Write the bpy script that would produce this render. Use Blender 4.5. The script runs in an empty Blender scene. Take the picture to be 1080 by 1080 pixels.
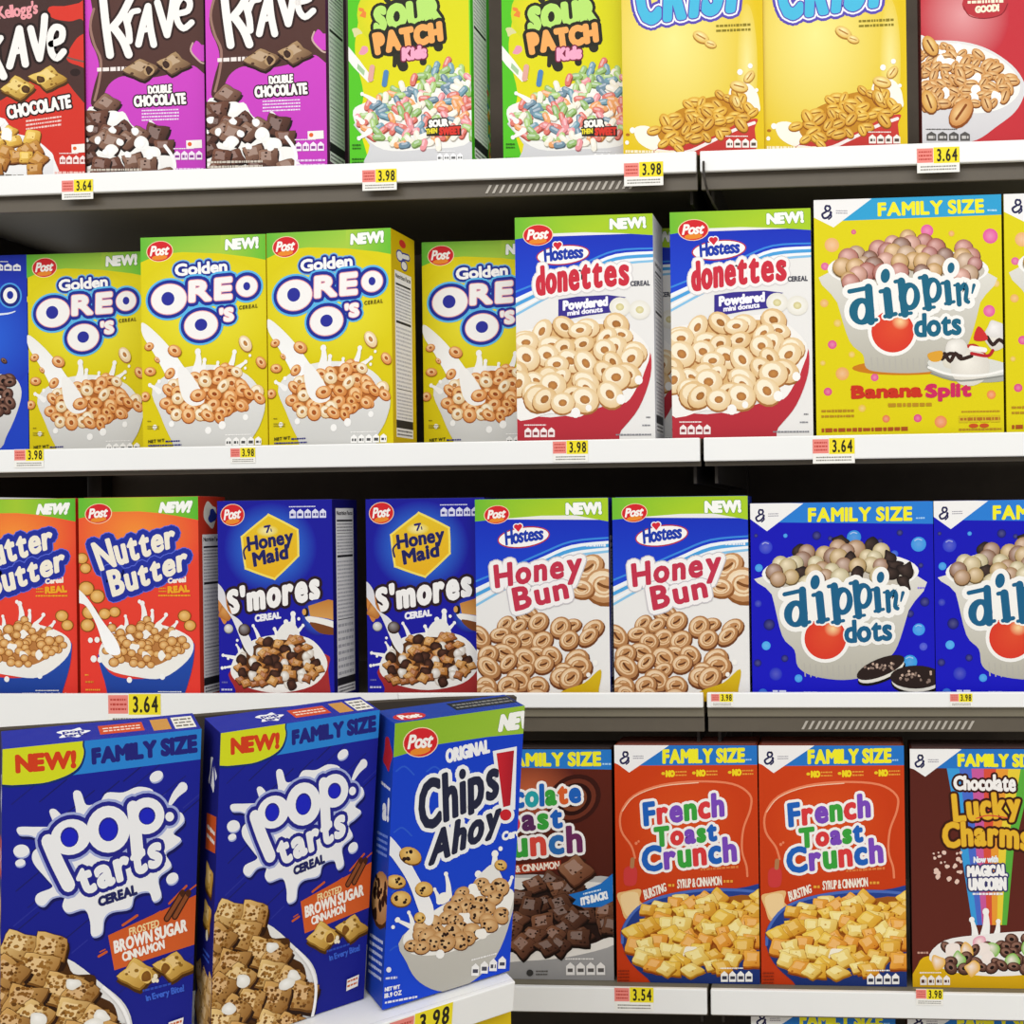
import bpy, bmesh, math, random
from mathutils import Vector, Matrix
from mathutils.geometry import tessellate_polygon

# ---------------------------------------------------------------- camera, world, lights, exposure
S = bpy.context.scene
COL = S.collection
FPX, XPP, YPP = 1158.0, 820.0, 540.0          # focal length and optical centre for a 1080 px frame
PSI, RHO, CAMD = math.radians(-3.9), 0.0128, 1.45
r0 = Vector((math.cos(PSI), -math.sin(PSI), 0)); fw = Vector((math.sin(PSI), math.cos(PSI), 0)); u0 = Vector((0, 0, 1))
RV = r0 * math.cos(RHO) - u0 * math.sin(RHO)
UV = r0 * math.sin(RHO) + u0 * math.cos(RHO)
CAM = Vector((0, -CAMD, 0))
cd = bpy.data.cameras.new('camera'); cam = bpy.data.objects.new('camera', cd); COL.objects.link(cam)
cd.sensor_width = 36; cd.sensor_fit = 'HORIZONTAL'; cd.lens = 36 * FPX / 1080
cd.shift_x = -(XPP - 540) / 1080; cd.shift_y = 0; cd.clip_start = 0.05
M = Matrix((RV, UV, -fw)).transposed().to_4x4(); M.translation = CAM
cam.matrix_world = M
S.camera = cam
W = bpy.data.worlds.new('store_ambient'); S.world = W; W.use_nodes = True
W.node_tree.nodes['Background'].inputs[0].default_value = (1.0, 0.995, 0.985, 1)
W.node_tree.nodes['Background'].inputs[1].default_value = 0.80
def area(name, loc, rot, sx, sy, power):
    l = bpy.data.lights.new(name, 'AREA'); l.shape = 'RECTANGLE'; l.size = sx; l.size_y = sy; l.energy = power
    l.color = (1.0, 0.995, 0.98)
    o = bpy.data.objects.new(name, l); COL.objects.link(o); o.location = loc; o.rotation_euler = rot
area('aisle_tube_light', (0.8, -1.75, 1.75), (math.radians(38), 0, 0), 9.0, 0.5, 72)
area('far_aisle_tube_light', (0.8, -3.2, 1.9), (math.radians(60), 0, 0), 9.0, 0.6, 135)
S.view_settings.view_transform = 'Standard'; S.view_settings.look = 'None'
S.view_settings.exposure = -0.62; S.view_settings.gamma = 1.0; S.view_settings.use_curve_mapping = False

# ---------------------------------------------------------------- helpers
def P(px, py, Y):
    d = fw + RV * ((px - XPP) / FPX) - UV * ((py - YPP) / FPX)
    return CAM + d * ((Y - CAM.y) / d.y)
def lin(h):
    h = h.lstrip('#')
    o = []
    for i in (0, 2, 4):
        c = int(h[i:i + 2], 16) / 255
        o.append(c / 12.92 if c <= .04045 else ((c + .055) / 1.055) ** 2.4)
    return tuple(o)
_LC = {}
def L(c):
    if isinstance(c, tuple): return c
    if c not in _LC: _LC[c] = lin(c)
    return _LC[c]
def mix(a, b, t):
    a, b = L(a), L(b); return tuple(x + (y - x) * t for x, y in zip(a, b))
def make_mat(name, col=None, rough=.5, spec=.4, noise=0.0, nscale=40, bump=0.0, attr=False, metal=0):
    m = bpy.data.materials.new(name); m.use_nodes = True; nt = m.node_tree; b = nt.nodes['Principled BSDF']
    b.inputs['Roughness'].default_value = rough; b.inputs['Specular IOR Level'].default_value = spec; b.inputs['Metallic'].default_value = metal
    if attr:
        a = nt.nodes.new('ShaderNodeVertexColor'); a.layer_name = 'Col'; nt.links.new(a.outputs[0], b.inputs['Base Color'])
    else:
        c = L(col)
        b.inputs['Base Color'].default_value = (*c, 1)
        if noise:
            tc = nt.nodes.new('ShaderNodeTexCoord'); n = nt.nodes.new('ShaderNodeTexNoise'); n.inputs['Scale'].default_value = nscale; n.inputs['Detail'].default_value = 5
            r = nt.nodes.new('ShaderNodeMixRGB'); r.inputs[1].default_value = (*[x * (1 - noise) for x in c], 1); r.inputs[2].default_value = (*[min(1, x * (1 + noise)) for x in c], 1)
            nt.links.new(tc.outputs['Object'], n.inputs['Vector']); nt.links.new(n.outputs[0], r.inputs[0]); nt.links.new(r.outputs[0], b.inputs['Base Color'])
    if bump or attr:
        tc = nt.nodes.new('ShaderNodeTexCoord'); n = nt.nodes.new('ShaderNodeTexNoise'); n.inputs['Scale'].default_value = 90 if attr else nscale
        mr = nt.nodes.new('ShaderNodeMapRange'); mr.inputs[3].default_value = max(0, rough - .07); mr.inputs[4].default_value = rough + .07
        nt.links.new(tc.outputs['Object'], n.inputs['Vector']); nt.links.new(n.outputs[0], mr.inputs[0]); nt.links.new(mr.outputs[0], b.inputs['Roughness'])
    return m
MAT_PRINT = make_mat('carton_print', attr=True, rough=.5, spec=.14)
MAT_WHITE = make_mat('white_enamel', 'F0F0EE', .38, .45, .03, 9)
MAT_LIP = make_mat('grey_steel', '5c5448', .5, .4, .12, 30)
MAT_DECK = make_mat('shelf_deck', '77705f', .5, .4, .06, 12)
MAT_BACK = make_mat('dark_backboard', '4c443b', .75, .2, .2, 25)
MAT_POST = make_mat('dark_upright', '37312b', .6, .3, .15, 30)
MAT_FLOOR = make_mat('vinyl_floor', 'c9c2b4', .35, .4, .08, 6)
MAT_PAPER = make_mat('tag_paper', 'f2f0ea', .7, .1, .03, 60)
MAT_PINK = make_mat('tag_pink', 'f08f86', .7, .1, .1, 200)
MAT_YEL = make_mat('tag_yellow', 'f4e02a', .7, .1, .06, 120)
MAT_INK = make_mat('tag_ink', '262218', .7, .1, .1, 100)

def link(name, data, parent=None, mat=None):
    o = bpy.data.objects.new(name, data); COL.objects.link(o)
    if parent is not None: o.parent = parent
    if mat is not None and data is not None: data.materials.append(mat)
    return o
def tag(o, label, cat, group=None, kind=None):
    if label: o['label'] = label
    if cat: o['category'] = cat
    if group: o['group'] = group
    if kind: o['kind'] = kind
    return o
def box_mesh(name, x0, x1, y0, y1, z0, z1, bev=0):
    bm = bmesh.new()
    vs = [bm.verts.new((x, y, z)) for x in (x0, x1) for y in (y0, y1) for z in (z0, z1)]
    for f in ((0, 1, 3, 2), (4, 6, 7, 5), (0, 4, 5, 1), (2, 3, 7, 6), (0, 2, 6, 4), (1, 5, 7, 3)): bm.faces.new([vs[i] for i in f])
    bmesh.ops.recalc_face_normals(bm, faces=bm.faces)
    if bev: bmesh.ops.bevel(bm, geom=bm.edges[:], offset=bev, segments=2, profile=.5, affect='EDGES')
    me = bpy.data.meshes.new(name); bm.to_mesh(me); bm.free(); return me

# ---------------------------------------------------------------- glyphs of the built-in font
_G = {}
def _mk(ch):
    c = bpy.data.curves.new('glyph', 'FONT'); c.body = ch; c.resolution_u = 3; c.size = 1
    o = bpy.data.objects.new('glyph', c); COL.objects.link(o); bpy.context.view_layer.update()
    me = o.to_mesh(); me.calc_loop_triangles()
    vs = [(v.co.x, v.co.y) for v in me.vertices]; ts = [tuple(t.vertices) for t in me.loop_triangles]
    # merge doubled points so that the outline edges can be told from the inner ones
    key = {}; rm = []; nv = []
    for v in vs:
        k = (round(v[0], 5), round(v[1], 5))
        if k not in key: key[k] = len(nv); nv.append(v)
        rm.append(key[k])
    ts = [tuple(rm[i] for i in t) for t in ts]; ts = [t for t in ts if len(set(t)) == 3]
    cnt = {}
    for t in ts:
        for a, b in ((t[0], t[1]), (t[1], t[2]), (t[2], t[0])):
            k = (min(a, b), max(a, b)); cnt[k] = cnt.get(k, 0) + 1
    ed = [k for k, n in cnt.items() if n == 1]
    o.to_mesh_clear(); bpy.data.objects.remove(o); bpy.data.curves.remove(c)
    return nv, ts, ed
_m = _mk('H'); CAP = max(v[1] for v in _m[0])
def glyph(ch):
    if ch not in _G:
        vs, ts, ed = _mk(ch)
        x0 = min(v[0] for v in vs); x1 = max(v[0] for v in vs)
        _G[ch] = ([((v[0] - x0) / CAP, v[1] / CAP) for v in vs], ts, ed, (x1 - x0) / CAP)
    return _G[ch]
def lag(pts, s):
    n = len(pts)
    if n == 1: return pts[0]
    ss = [i / (n - 1) for i in range(n)]; x = y = 0
    for i in range(n):
        w = 1
        for j in range(n):
            if j != i: w *= (s - ss[j]) / (ss[i] - ss[j])
        x += w * pts[i][0]; y += w * pts[i][1]
    return x, y
def smooth_pts(p, closed=True, k=4):
    n = len(p); o = []
    rng = range(n) if closed else range(n - 1)
    for i in rng:
        if closed: a, b, c, d = p[i - 1], p[i], p[(i + 1) % n], p[(i + 2) % n]
        else: a, b, c, d = p[max(i - 1, 0)], p[i], p[i + 1], p[min(i + 2, n - 1)]
        for j in range(k):
            t = j / k; t2 = t * t; t3 = t2 * t
            o.append(tuple(.5 * (2 * b[q] + (c[q] - a[q]) * t + (2 * a[q] - 5 * b[q] + 4 * c[q] - d[q]) * t2 + (3 * b[q] - a[q] - 3 * c[q] + d[q]) * t3) for q in (0, 1)))
    if not closed: o.append(tuple(p[-1]))
    return o
def inside(x, y, poly):
    r = False; n = len(poly)
    for i in range(n):
        x1, y1 = poly[i]; x2, y2 = poly[i - 1]
        if (y1 > y) != (y2 > y) and x < (x2 - x1) * (y - y1) / (y2 - y1) + x1: r = not r
    return r
def homography(q):
    # four corners TL TR BR BL (any plane coordinates) -> unit square
    (x0, y0), (x1, y1), (x2, y2), (x3, y3) = q
    dx1, dx2, sx = x1 - x2, x3 - x2, x0 - x1 + x2 - x3
    dy1, dy2, sy = y1 - y2, y3 - y2, y0 - y1 + y2 - y3
    det = dx1 * dy2 - dx2 * dy1
    g = (sx * dy2 - dx2 * sy) / det; h = (dx1 * sy - sx * dy1) / det
    m = Matrix(((x1 - x0 + g * x1, x3 - x0 + h * x3, x0), (y1 - y0 + g * y1, y3 - y0 + h * y3, y0), (g, h, 1)))
    return m.inverted()
DZ = 1.2e-6; DE = 4e-7          # print layers stand microns apart
class Art:
    """Flat print on one face of a carton, drawn with filled shapes; each part becomes a mesh of its own."""
    def __init__(s, quad, crop=(0, 0, 1)):
        s.c = crop; s.H = homography(quad); s.parts = {}; s.order = []; s.cur = None; s.z = 1.2e-5; s.rng = random.Random(7)
    def part(s, name, new=False):
        k = (name, len(s.order)) if new else (name, 0)
        if k not in s.parts: s.parts[k] = ([], [], []); s.order.append(k)
        s.cur = s.parts[k]; return s
    def uv(s, x, y):
        v = s.H @ Vector((x, y, 1)); return v.x / v.z, v.y / v.z
    def tris(s, pts, tris, cols, zoff=None):
        """pts in drawing units, one colour or one per point"""
        V, T, C = s.cur
        if zoff is None: s.z += DZ; zz = s.z
        else: zz = s.z + zoff
        one = not isinstance(cols, list)
        uvs = [s.uv(*p) for p in pts]
        base = {}
        def put(i):
            if i not in base:
                base[i] = len(V); V.append((uvs[i][0], uvs[i][1], zz)); C.append(cols if one else cols[i])
            return base[i]
        for t in tris:
            q = [uvs[i] for i in t]
            if all(0 <= a <= 1 and 0 <= b <= 1 for a, b in q): T.append(tuple(put(i) for i in t)); continue
            poly = [(uvs[i][0], uvs[i][1], *(cols if one else cols[i])) for i in t]
            for ax, lim, sg in ((0, 0, 1), (0, 1, -1), (1, 0, 1), (1, 1, -1)):
                out = []
                for i in range(len(poly)):
                    a, b = poly[i - 1], poly[i]; da = (a[ax] - lim) * sg; db = (b[ax] - lim) * sg
                    if (da >= 0) != (db >= 0):
                        k = da / (da - db); out.append(tuple(p + (r - p) * k for p, r in zip(a, b)))
                    if db >= 0: out.append(b)
                poly = out
                if not poly: break
            if len(poly) >= 3:
                b0 = len(V)
                for p in poly: V.append((p[0], p[1], zz)); C.append(tuple(p[2:]))
                for i in range(1, len(poly) - 1): T.append((b0, b0 + i, b0 + i + 1))
    def poly(s, pts, c, sm=False, c2=None, ax=None):
        """ax=((x,y),(x,y)) is the direction of a printed gradient from c to c2"""
        if sm: pts = smooth_pts(pts)
        t = tessellate_polygon([[Vector((p[0], p[1], 0)) for p in pts]])
        if c2 is None: cols = L(c)
        else:
            if ax is None:
                ys = [p[1] for p in pts]; ax = ((0, min(ys)), (0, max(ys)))
            (ax0, ay0), (ax1, ay1) = ax; dx, dy = ax1 - ax0, ay1 - ay0; dd = dx * dx + dy * dy
            cols = [mix(c, c2, min(1, max(0, ((p[0] - ax0) * dx + (p[1] - ay0) * dy) / dd))) for p in pts]
        s.tris(pts, t, cols)
    def ell(s, cx, cy, rx, ry=None, c='ffffff', rot=0, c2=None, off=(0, 0), n=18, a0=0, a1=360):
        """rim colour c, centre colour c2 at the offset off (in radii)"""
        ry = rx if ry is None else ry; ca, sa = math.cos(math.radians(rot)), math.sin(math.radians(rot)); pts = []
        full = a1 - a0 >= 360; m = n if full else n + 1
        for i in range(m):
            a = math.radians(a0 + (a1 - a0) * i / n); x, y = rx * math.cos(a), ry * math.sin(a); pts.append((cx + x * ca - y * sa, cy + x * sa + y * ca))
        x, y = off[0] * rx, off[1] * ry
        pts.append((cx + x * ca - y * sa, cy + x * sa + y * ca))
        k = len(pts) - 1
        tr = [(k, i, (i + 1) % k) for i in range(k if full else k - 1)]
        s.tris(pts, tr, L(c) if c2 is None else [L(c)] * k + [L(c2)])
    def blob(s, cx, cy, r, c, n=8, jit=.25, c2=None, sq=1, rot=0):
        pts = []; ph = s.rng.random() * 6
        for i in range(n):
            a = ph + math.tau * i / n; q = r * (1 + s.rng.uniform(-jit, jit)); x, y = q * math.cos(a), q * math.sin(a) * sq
            ca, sa = math.cos(rot), math.sin(rot); pts.append((cx + x * ca - y * sa, cy + x * sa + y * ca))
        pts = smooth_pts(pts, True, 3); k = len(pts); pts.append((cx - r * .25, cy - r * .3 * sq))
        s.tris(pts, [(k, i, (i + 1) % k) for i in range(k)], L(c) if c2 is None else [L(c)] * k + [L(c2)])
    def stroke(s, pts, w, c, sm=True, closed=False, caps=True, g=0):
        if sm and len(pts) > 2: pts = smooth_pts(pts, closed, 4)
        n = len(pts); ws = [(w if not isinstance(w, (list, tuple)) else w[0] + (w[1] - w[0]) * i / max(1, n - 1)) / 2 + g for i in range(n)]
        if closed: pts = list(pts) + [pts[0]]; ws.append(ws[0]); n += 1
        V = []; T = []
        for i in range(n):
            a = pts[i - 1] if i else (pts[-2] if closed else None); b = pts[i + 1] if i < n - 1 else (pts[1] if closed else None)
            def nr(p, q):
                l = math.hypot(q[0] - p[0], q[1] - p[1]) or 1e-9; return -(q[1] - p[1]) / l, (q[0] - p[0]) / l
            n1 = nr(a, pts[i]) if a else None; n2 = nr(pts[i], b) if b else None
            if n1 is None: m = n2
            elif n2 is None: m = n1
            else:
                mx, my = n1[0] + n2[0], n1[1] + n2[1]; l = math.hypot(mx, my) or 1e-9; mx, my = mx / l, my / l
                k = min(1.6, 1 / max(.2, mx * n1[0] + my * n1[1])); m = (mx * k, my * k)
            V += [(pts[i][0] + m[0] * ws[i], pts[i][1] + m[1] * ws[i]), (pts[i][0] - m[0] * ws[i], pts[i][1] - m[1] * ws[i])]
            if i: q = 2 * i; T += [(q - 2, q - 1, q + 1), (q - 2, q + 1, q)]
        if caps and not closed:
            for e, f in ((0, 1), (n - 1, n - 2)):
                l0 = math.atan2(pts[e][1] - pts[f][1], pts[e][0] - pts[f][0]); q = len(V); V.append(pts[e])
                V += [(pts[e][0] + ws[e] * math.cos(l0 + math.pi * (j / 6 - .5)), pts[e][1] + ws[e] * math.sin(l0 + math.pi * (j / 6 - .5))) for j in range(7)]
                T += [(q, q + j, q + j + 1) for j in range(1, 7)]
        s.tris(V, T, L(c))
    def text(s, st, top, bot, layers, gap=.10, cols=None, dmin=-9):
        """top: cap line, bot: base line (2..4 points each); layers [(colour, growth)] from back to front"""
        xs = []; x = 0
        gs = []
        for ch in st:
            if ch == ' ': x += .34; xs.append(x); gs.append(None); continue
            g = glyph(ch); gs.append(g); xs.append(x); x += g[3] + gap
        tot = x - gap
        def mp(x, y):
            q = x / tot; a = lag(bot, q); b = lag(top, q); return a[0] + (b[0] - a[0]) * y, a[1] + (b[1] - a[1]) * y
        for li, (c, gr) in enumerate(layers):
            s.z += DE * 55; e = 0
            for gi, g in enumerate(gs):
                if g is None: continue
                cc = c
                if cols and li == len(layers) - 1: cc = cols[gi % len(cols)]
                vs = [mp(xs[gi] + v[0], max(v[1], dmin)) for v in g[0]]
                s.tris(vs, g[1], L(cc), DE * (53 + gi % 2))
                if gr > 0:
                    used = set()
                    for a, b in g[2]:
                        (x0, y0), (x1, y1) = vs[a], vs[b]; l = math.hypot(x1 - x0, y1 - y0)
                        used.add(a); used.add(b)
                        if l < 1e-6: continue
                        nx, ny = -(y1 - y0) / l * gr, (x1 - x0) / l * gr
                        e += 1; s.tris([(x0 + nx, y0 + ny), (x0 - nx, y0 - ny), (x1 - nx, y1 - ny), (x1 + nx, y1 + ny)], [(0, 1, 2), (0, 2, 3)], L(cc), DE * (e % 53))
                    for a in used:
                        m = 8; e += 1; s.tris([(vs[a][0] + gr * math.cos(math.tau * j / m), vs[a][1] + gr * math.sin(math.tau * j / m)) for j in range(m)], [(0, j, j + 1) for j in range(1, m - 1)], L(cc), DE * (e % 53))
            s.z += DE * 55
    def shapes(s, items, layers):
        """strokes and discs of a lettering drawn together, layer by layer"""
        for c, g in layers:
            for it in items:
                if it[0] == 's': s.stroke(it[1], it[2], c, g=g)
                elif it[0] == 'e': s.ell(it[1], it[2], it[3] + g, it[4] + g, c, it[5] if len(it) > 5 else 0, n=24)
    def tiny(s, x0, y0, x1, y1, c, rows=1, slope=0.0, h=None):
        """rows of print too small to read"""
        rh = (y1 - y0) / rows; h = h or rh * .5
        keep = s.cur; s.part('small_print')
        for r in range(rows):
            x = x0; y = y0 + rh * (r + .5); 
            V = []; T = []
            while x < x1:
                w = s.rng.uniform(.5, 1.6) * h * 1.1; w = min(w, x1 - x); k = len(V)
                ya = y + (x - x0) * slope; yb = y + (x + w - x0) * slope; hh = h * s.rng.uniform(.38, .5)
                V += [(x, ya - hh), (x + w, yb - hh), (x + w, yb + hh), (x, ya + hh)]; T += [(k, k + 1, k + 2), (k, k + 2, k + 3)]
                x += w + h * .28
            s.tris(V, T, L(c))
        s.cur = keep
    def icons(s, x0, y0, x1, y1, n, c='f4f2ee', ink='3a3a3a', slope=0.0):
        w = (x1 - x0) / n; keep = s.cur; s.part('nutrition_icons')
        for i in range(n):
            a = x0 + w * i + w * .06; b = a + w * .86; d = (a - x0) * slope; h = y1 - y0
            s.poly([(a, y0 + d + h * .3), ((a + b) / 2, y0 + d), (b, y0 + d + h * .3), (b, y1 + d), (a, y1 + d)], c)
            s.tiny(a + w * .15, y0 + d + h * .4, b - w * .12, y0 + d + h * .85, ink, 1, 0, h * .35)
        s.cur = keep; s.tiny(x0, y0 - (y1 - y0) * .38, x0 + (x1 - x0) * .7, y0 - (y1 - y0) * .12, c, 1, slope)
    def pile(s, poly, sp, fn, jit=.35, under=None):
        if under:
            ux = sum(p[0] for p in poly) / len(poly); uy = sum(p[1] for p in poly) / len(poly); s.poly([(ux + (p[0] - ux) * .86, uy + (p[1] - uy) * .86) for p in poly], under, True)
        xs = [p[0] for p in poly]; ys = [p[1] for p in poly]; pts = []
        y = min(ys); r = 0
        while y <= max(ys):
            x = min(xs) + (sp / 2 if r % 2 else 0)
            while x <= max(xs):
                a = x + s.rng.uniform(-jit, jit) * sp; b = y + s.rng.uniform(-jit, jit) * sp
                if inside(a, b, poly): pts.append((a, b))
                x += sp
            y += sp * .8; r += 1
        pts.sort(key=lambda p: p[1])
        for p in pts: fn(s, p[0], p[1], s.rng)
    # ---- printed cereal pieces
    def ring(s, x, y, r, pal, rot=None, sq=None):
        g = s.rng; rot = g.uniform(-60, 60) if rot is None else rot; sq = g.uniform(.62, .98) if sq is None else sq
        s.ell(x, y + r * .10, r * 1.06, r * 1.06 * sq, pal[0], rot, n=14)
        s.ell(x, y, r, r * sq, pal[1], rot, c2=pal[2], off=(-.2, -.3), n=16)
        s.ell(x - r * .12, y - r * .2 * sq, r * .66, r * .6 * sq, pal[2], rot, c2=pal[2], n=12)
        s.ell(x, y, r * .36, r * .33 * sq, pal[0], rot, c2=pal[3] if len(pal) > 3 else pal[0], n=10)
    def pillow(s, x, y, r, pal, rot=None, sq=None, spk=3):
        g = s.rng; rot = g.uniform(0, 90) if rot is None else rot; sq = g.uniform(.6, .95) if sq is None else sq
        ca, sa = math.cos(math.radians(rot)), math.sin(math.radians(rot)); rad = [g.uniform(.86, 1.12) for i in range(4)]; mid = [g.uniform(.60, .74) for i in range(4)]
        def q(k, dx=0, dy=0):
            o = []
            for i in range(8):
                a = math.radians(45 * i); m = k * (rad[i // 2] if i % 2 else mid[i // 2]); u, v = m * math.cos(a), m * math.sin(a); u, v = u * ca - v * sa, u * sa + v * ca
                o.append((x + dx + u, y + dy + v * sq))
            return smooth_pts(o, True, 2)
        s.poly(q(r * 1.08, r * .05, r * .20), pal[0])
        s.poly(q(r, r * .02, r * .10), mix(pal[0], pal[1], .55))
        s.poly(q(r * 1.035), mix(pal[0], pal[1], .35))
        s.poly(q(r), pal[1], c2=pal[2], ax=((x + r * .7, y + r * .6), (x - r * .5, y - r * .6)))
        s.poly(q(r * .52, -r * .12, -r * .14), mix(pal[2], 'ffffff', .10))
        for i in range(spk):
            k = r * g.uniform(.03, .085); s.ell(x + g.uniform(-.6, .6) * r, y + g.uniform(-.6, .6) * r * sq, k * 1.3, k, pal[3] if i % 3 else mix(pal[0], pal[1], .5), n=6)
    def bite(s, x, y, r, pal, side):
        """a filled bite, broken open at one end"""
        s.pillow(x, y, r * 1.18, (pal[0], pal[1], pal[2], mix(pal[1], pal[0], .4)), 38 * side, .62, 7)
        s.blob(x + side * r * .46, y + r * .10, r * .33, pal[2], 7, .2, sq=1.05); s.blob(x + side * r * .48, y + r * .12, r * .25, pal[3], 7, .25, c2=mix(pal[3], pal[1], .3), sq=1.05)
    def ball(s, x, y, r, pal):
        p = s.rng.choice(pal); s.ell(x + r * .03, y + r * .1, r * 1.08, r * 1.06, mix(p, '100804', .8), n=14); s.ell(x, y, r, r * .97, mix(p, '201008', .42), c2=mix(p, 'ffffff', .32), off=(-.25, -.35), n=16)
    def puff(s, x, y, r, pal, rot=None):
        g = s.rng; rot = g.uniform(-70, 70) if rot is None else rot
        s.ell(x, y + r * .12, r * 1.05, r * .68, pal[0], rot, n=14); s.ell(x, y, r, r * .6, pal[1], rot, c2=pal[2], off=(-.2, -.3), n=16)
        a = math.radians(rot); s.stroke([(x - math.cos(a) * r * .55, y - math.sin(a) * r * .55), (x + math.cos(a) * r * .55, y + math.sin(a) * r * .55)], r * .16, pal[0], False)
    def swirl(s, x, y, r, pal):
        g = s.rng; rot = g.uniform(-50, 50); sq = g.uniform(.62, .92); ca, sa = math.cos(math.radians(rot)), math.sin(math.radians(rot))
        s.ell(x + r * .04, y + r * .16, r * 1.08, r * 1.05 * sq, pal[0], rot, n=16); s.ell(x, y, r, r * sq, mix(pal[1], pal[0], .25), rot, c2=pal[1], off=(-.2, -.4), n=18)
        def e(k, a): return x + r * k * math.cos(a) * ca - r * k * sq * math.sin(a) * sa, y + r * k * math.cos(a) * sa + r * k * sq * math.sin(a) * ca
        s.ell(x - r * .05, y - r * .07, r * .80, r * .78 * sq, pal[2], rot, c2=pal[3], off=(-.2, -.3), n=16); s.ell(x, y, r * .60, r * .56 * sq, mix(pal[1], pal[0], .1), rot, c2=pal[1], n=14)
        s.stroke([e(.42, a) for a in (.3, 1.1, 2.0, 2.9, 3.8, 4.6)], r * .13, pal[2]); s.stroke([e(.3, 3.3), e(.05, 1), e(.34, .1)], r * .15, mix(pal[0], '000000', .25))
    def cookie(s, x, y, r, pal):
        g = s.rng; sq = g.uniform(.7, .95); rot = g.uniform(-40, 40)
        s.ell(x, y + r * .1, r * 1.06, r * 1.04 * sq, pal[0], rot, n=14); s.ell(x, y, r, r * sq, pal[1], rot, c2=pal[2], off=(-.2, -.3), n=16)
        for i in range(5): s.blob(x + g.uniform(-.6, .6) * r, y + g.uniform(-.6, .6) * r * sq, r * g.uniform(.1, .2), '2a1610', 5)
    def peanut(s, x, y, r, pal, rot):
        a = math.radians(rot); dx, dy = math.cos(a) * r * .55, math.sin(a) * r * .55
        for c, k in ((pal[0], 1.1), (pal[1], .95)):
            s.ell(x - dx, y - dy, r * .62 * k, r * .55 * k, c, c2=None if c == pal[0] else pal[2], off=(-.2, -.2), n=14); s.ell(x + dx, y + dy, r * .58 * k, r * .52 * k, c, c2=None if c == pal[0] else pal[2], off=(-.2, -.2), n=14)
    def drops(s, pts, c='f6f4f0'):
        for x, y, r in pts: s.ell(x, y, r, r * 1.1, c, n=10)
    def crown(s, pts, c='f4f2ee'):
        """milk splash spikes: (x0,y0,x1,y1,w)"""
        for x0, y0, x1, y1, w in pts: s.stroke([(x0, y0), ((x0 + x1) / 2 + w * .2, (y0 + y1) / 2), (x1, y1)], (w * 1.5, w * .55), c); s.ell(x1, y1, w * .5, w * .55, c, n=10)
    def post(s, x, y, rx, ry, rot=-6):
        keep = s.cur; s.part('brand_badge', True)
        s.ell(x, y, rx * 1.06, ry * 1.06, 'f6d8b0', rot, n=24); s.ell(x, y, rx, ry, 'd3262c', rot, n=24)
        s.ell(x, y + ry * .62, rx * .62, ry * .26, 'e88a2c', rot, n=16)
        k = rx / 55
        s.text('Post', [(x - rx * .62, y - ry * .48), (x + rx * .80, y - ry * .66)], [(x - rx * .74, y + ry * .46), (x + rx * .62, y + ry * .30)], [('f8f4ee', rx * .035)], .04)
        s.cur = keep
    def gm(s, x, y, r):
        keep = s.cur; s.part('brand_badge', True)
        s.stroke([(x + r * .35, y - r * .9), (x - r * .15, y - r), (x - r * .3, y - r * .5), (x + r * .1, y - r * .2), (x + r * .45, y - r * .6), (x + r * .3, y - r)], r * .3, '23224e')
        s.stroke([(x - r * .2, y - r * .1), (x - r * .75, y + r * .3), (x - r * .5, y + r * .85), (x + r * .1, y + r * .7), (x + r * .55, y + r * .1), (x + r * .5, y - r * .1)], r * .32, '23224e')
        s.stroke([(x + r * .45, y), (x + r * .6, y + r * .6), (x + r * .2, y + r)], r * .25, '23224e')
        s.tiny(x + r * 1.3, y - r * .45, x + r * 3.0, y + r * .25, '8a8694', 2)
        s.cur = keep
    def hostess(s, x, y, rx, ry):
        keep = s.cur; s.part('brand_badge', True)
        s.ell(x, y, rx * 1.05, ry * 1.14, 'b8323c', -7, n=28); s.ell(x, y, rx, ry, 'f6f4f2', -7, n=28)
        hx, hy, r = x - rx * .22, y - ry * 1.05, rx * .13
        for g, c in ((r * .3, 'f6f4f2'), (0, 'd2283a')):
            s.ell(hx - r * .55, hy - r * .3, r * .7 + g, r * .7 + g, c); s.ell(hx + r * .6, hy - r * .4, r * .7 + g, r * .7 + g, c)
            s.poly([(hx - r * 1.2 - g, hy - r * .1), (hx + r * 1.25 + g, hy - r * .2), (hx + r * .1, hy + r * 1.35 + g)], c)
        s.text('Hostess', [(x - rx * .74, y - ry * .80), (x, y - ry * .98), (x + rx * .78, y - ry * 1.1)], [(x - rx * .70, y + ry * .80), (x, y + ry * .48), (x + rx * .76, y + ry * .22)], [('1d3aa8', rx * .028)], .08)
        s.cur = keep
    def dippin(s, d, i1, p1, p2, i2, n, ap, dots, circ, ink='1a6480'):
        """tall serif lettering: each entry gives where the letter stands"""
        A = []; Hh = []
        (dx, dy, rx, ry) = d; A += [('e', dx, dy, rx, ry), ('s', [(dx + rx * .55, dy - ry * 1.75), (dx + rx * .72, dy + ry * .75)], rx * .62), ('s', [(dx - rx * .95, dy - ry * 1.45), (dx, dy - ry * 1.62), (dx + rx * .5, dy - ry * 1.72)], rx * .36), ('s', [(dx + rx * .72, dy + ry * .75), (dx + rx * 1.15, dy + ry * .62)], rx * .3)]
        Hh.append((dx - rx * .02, dy + ry * .02, rx * .30, ry * .60))
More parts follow.
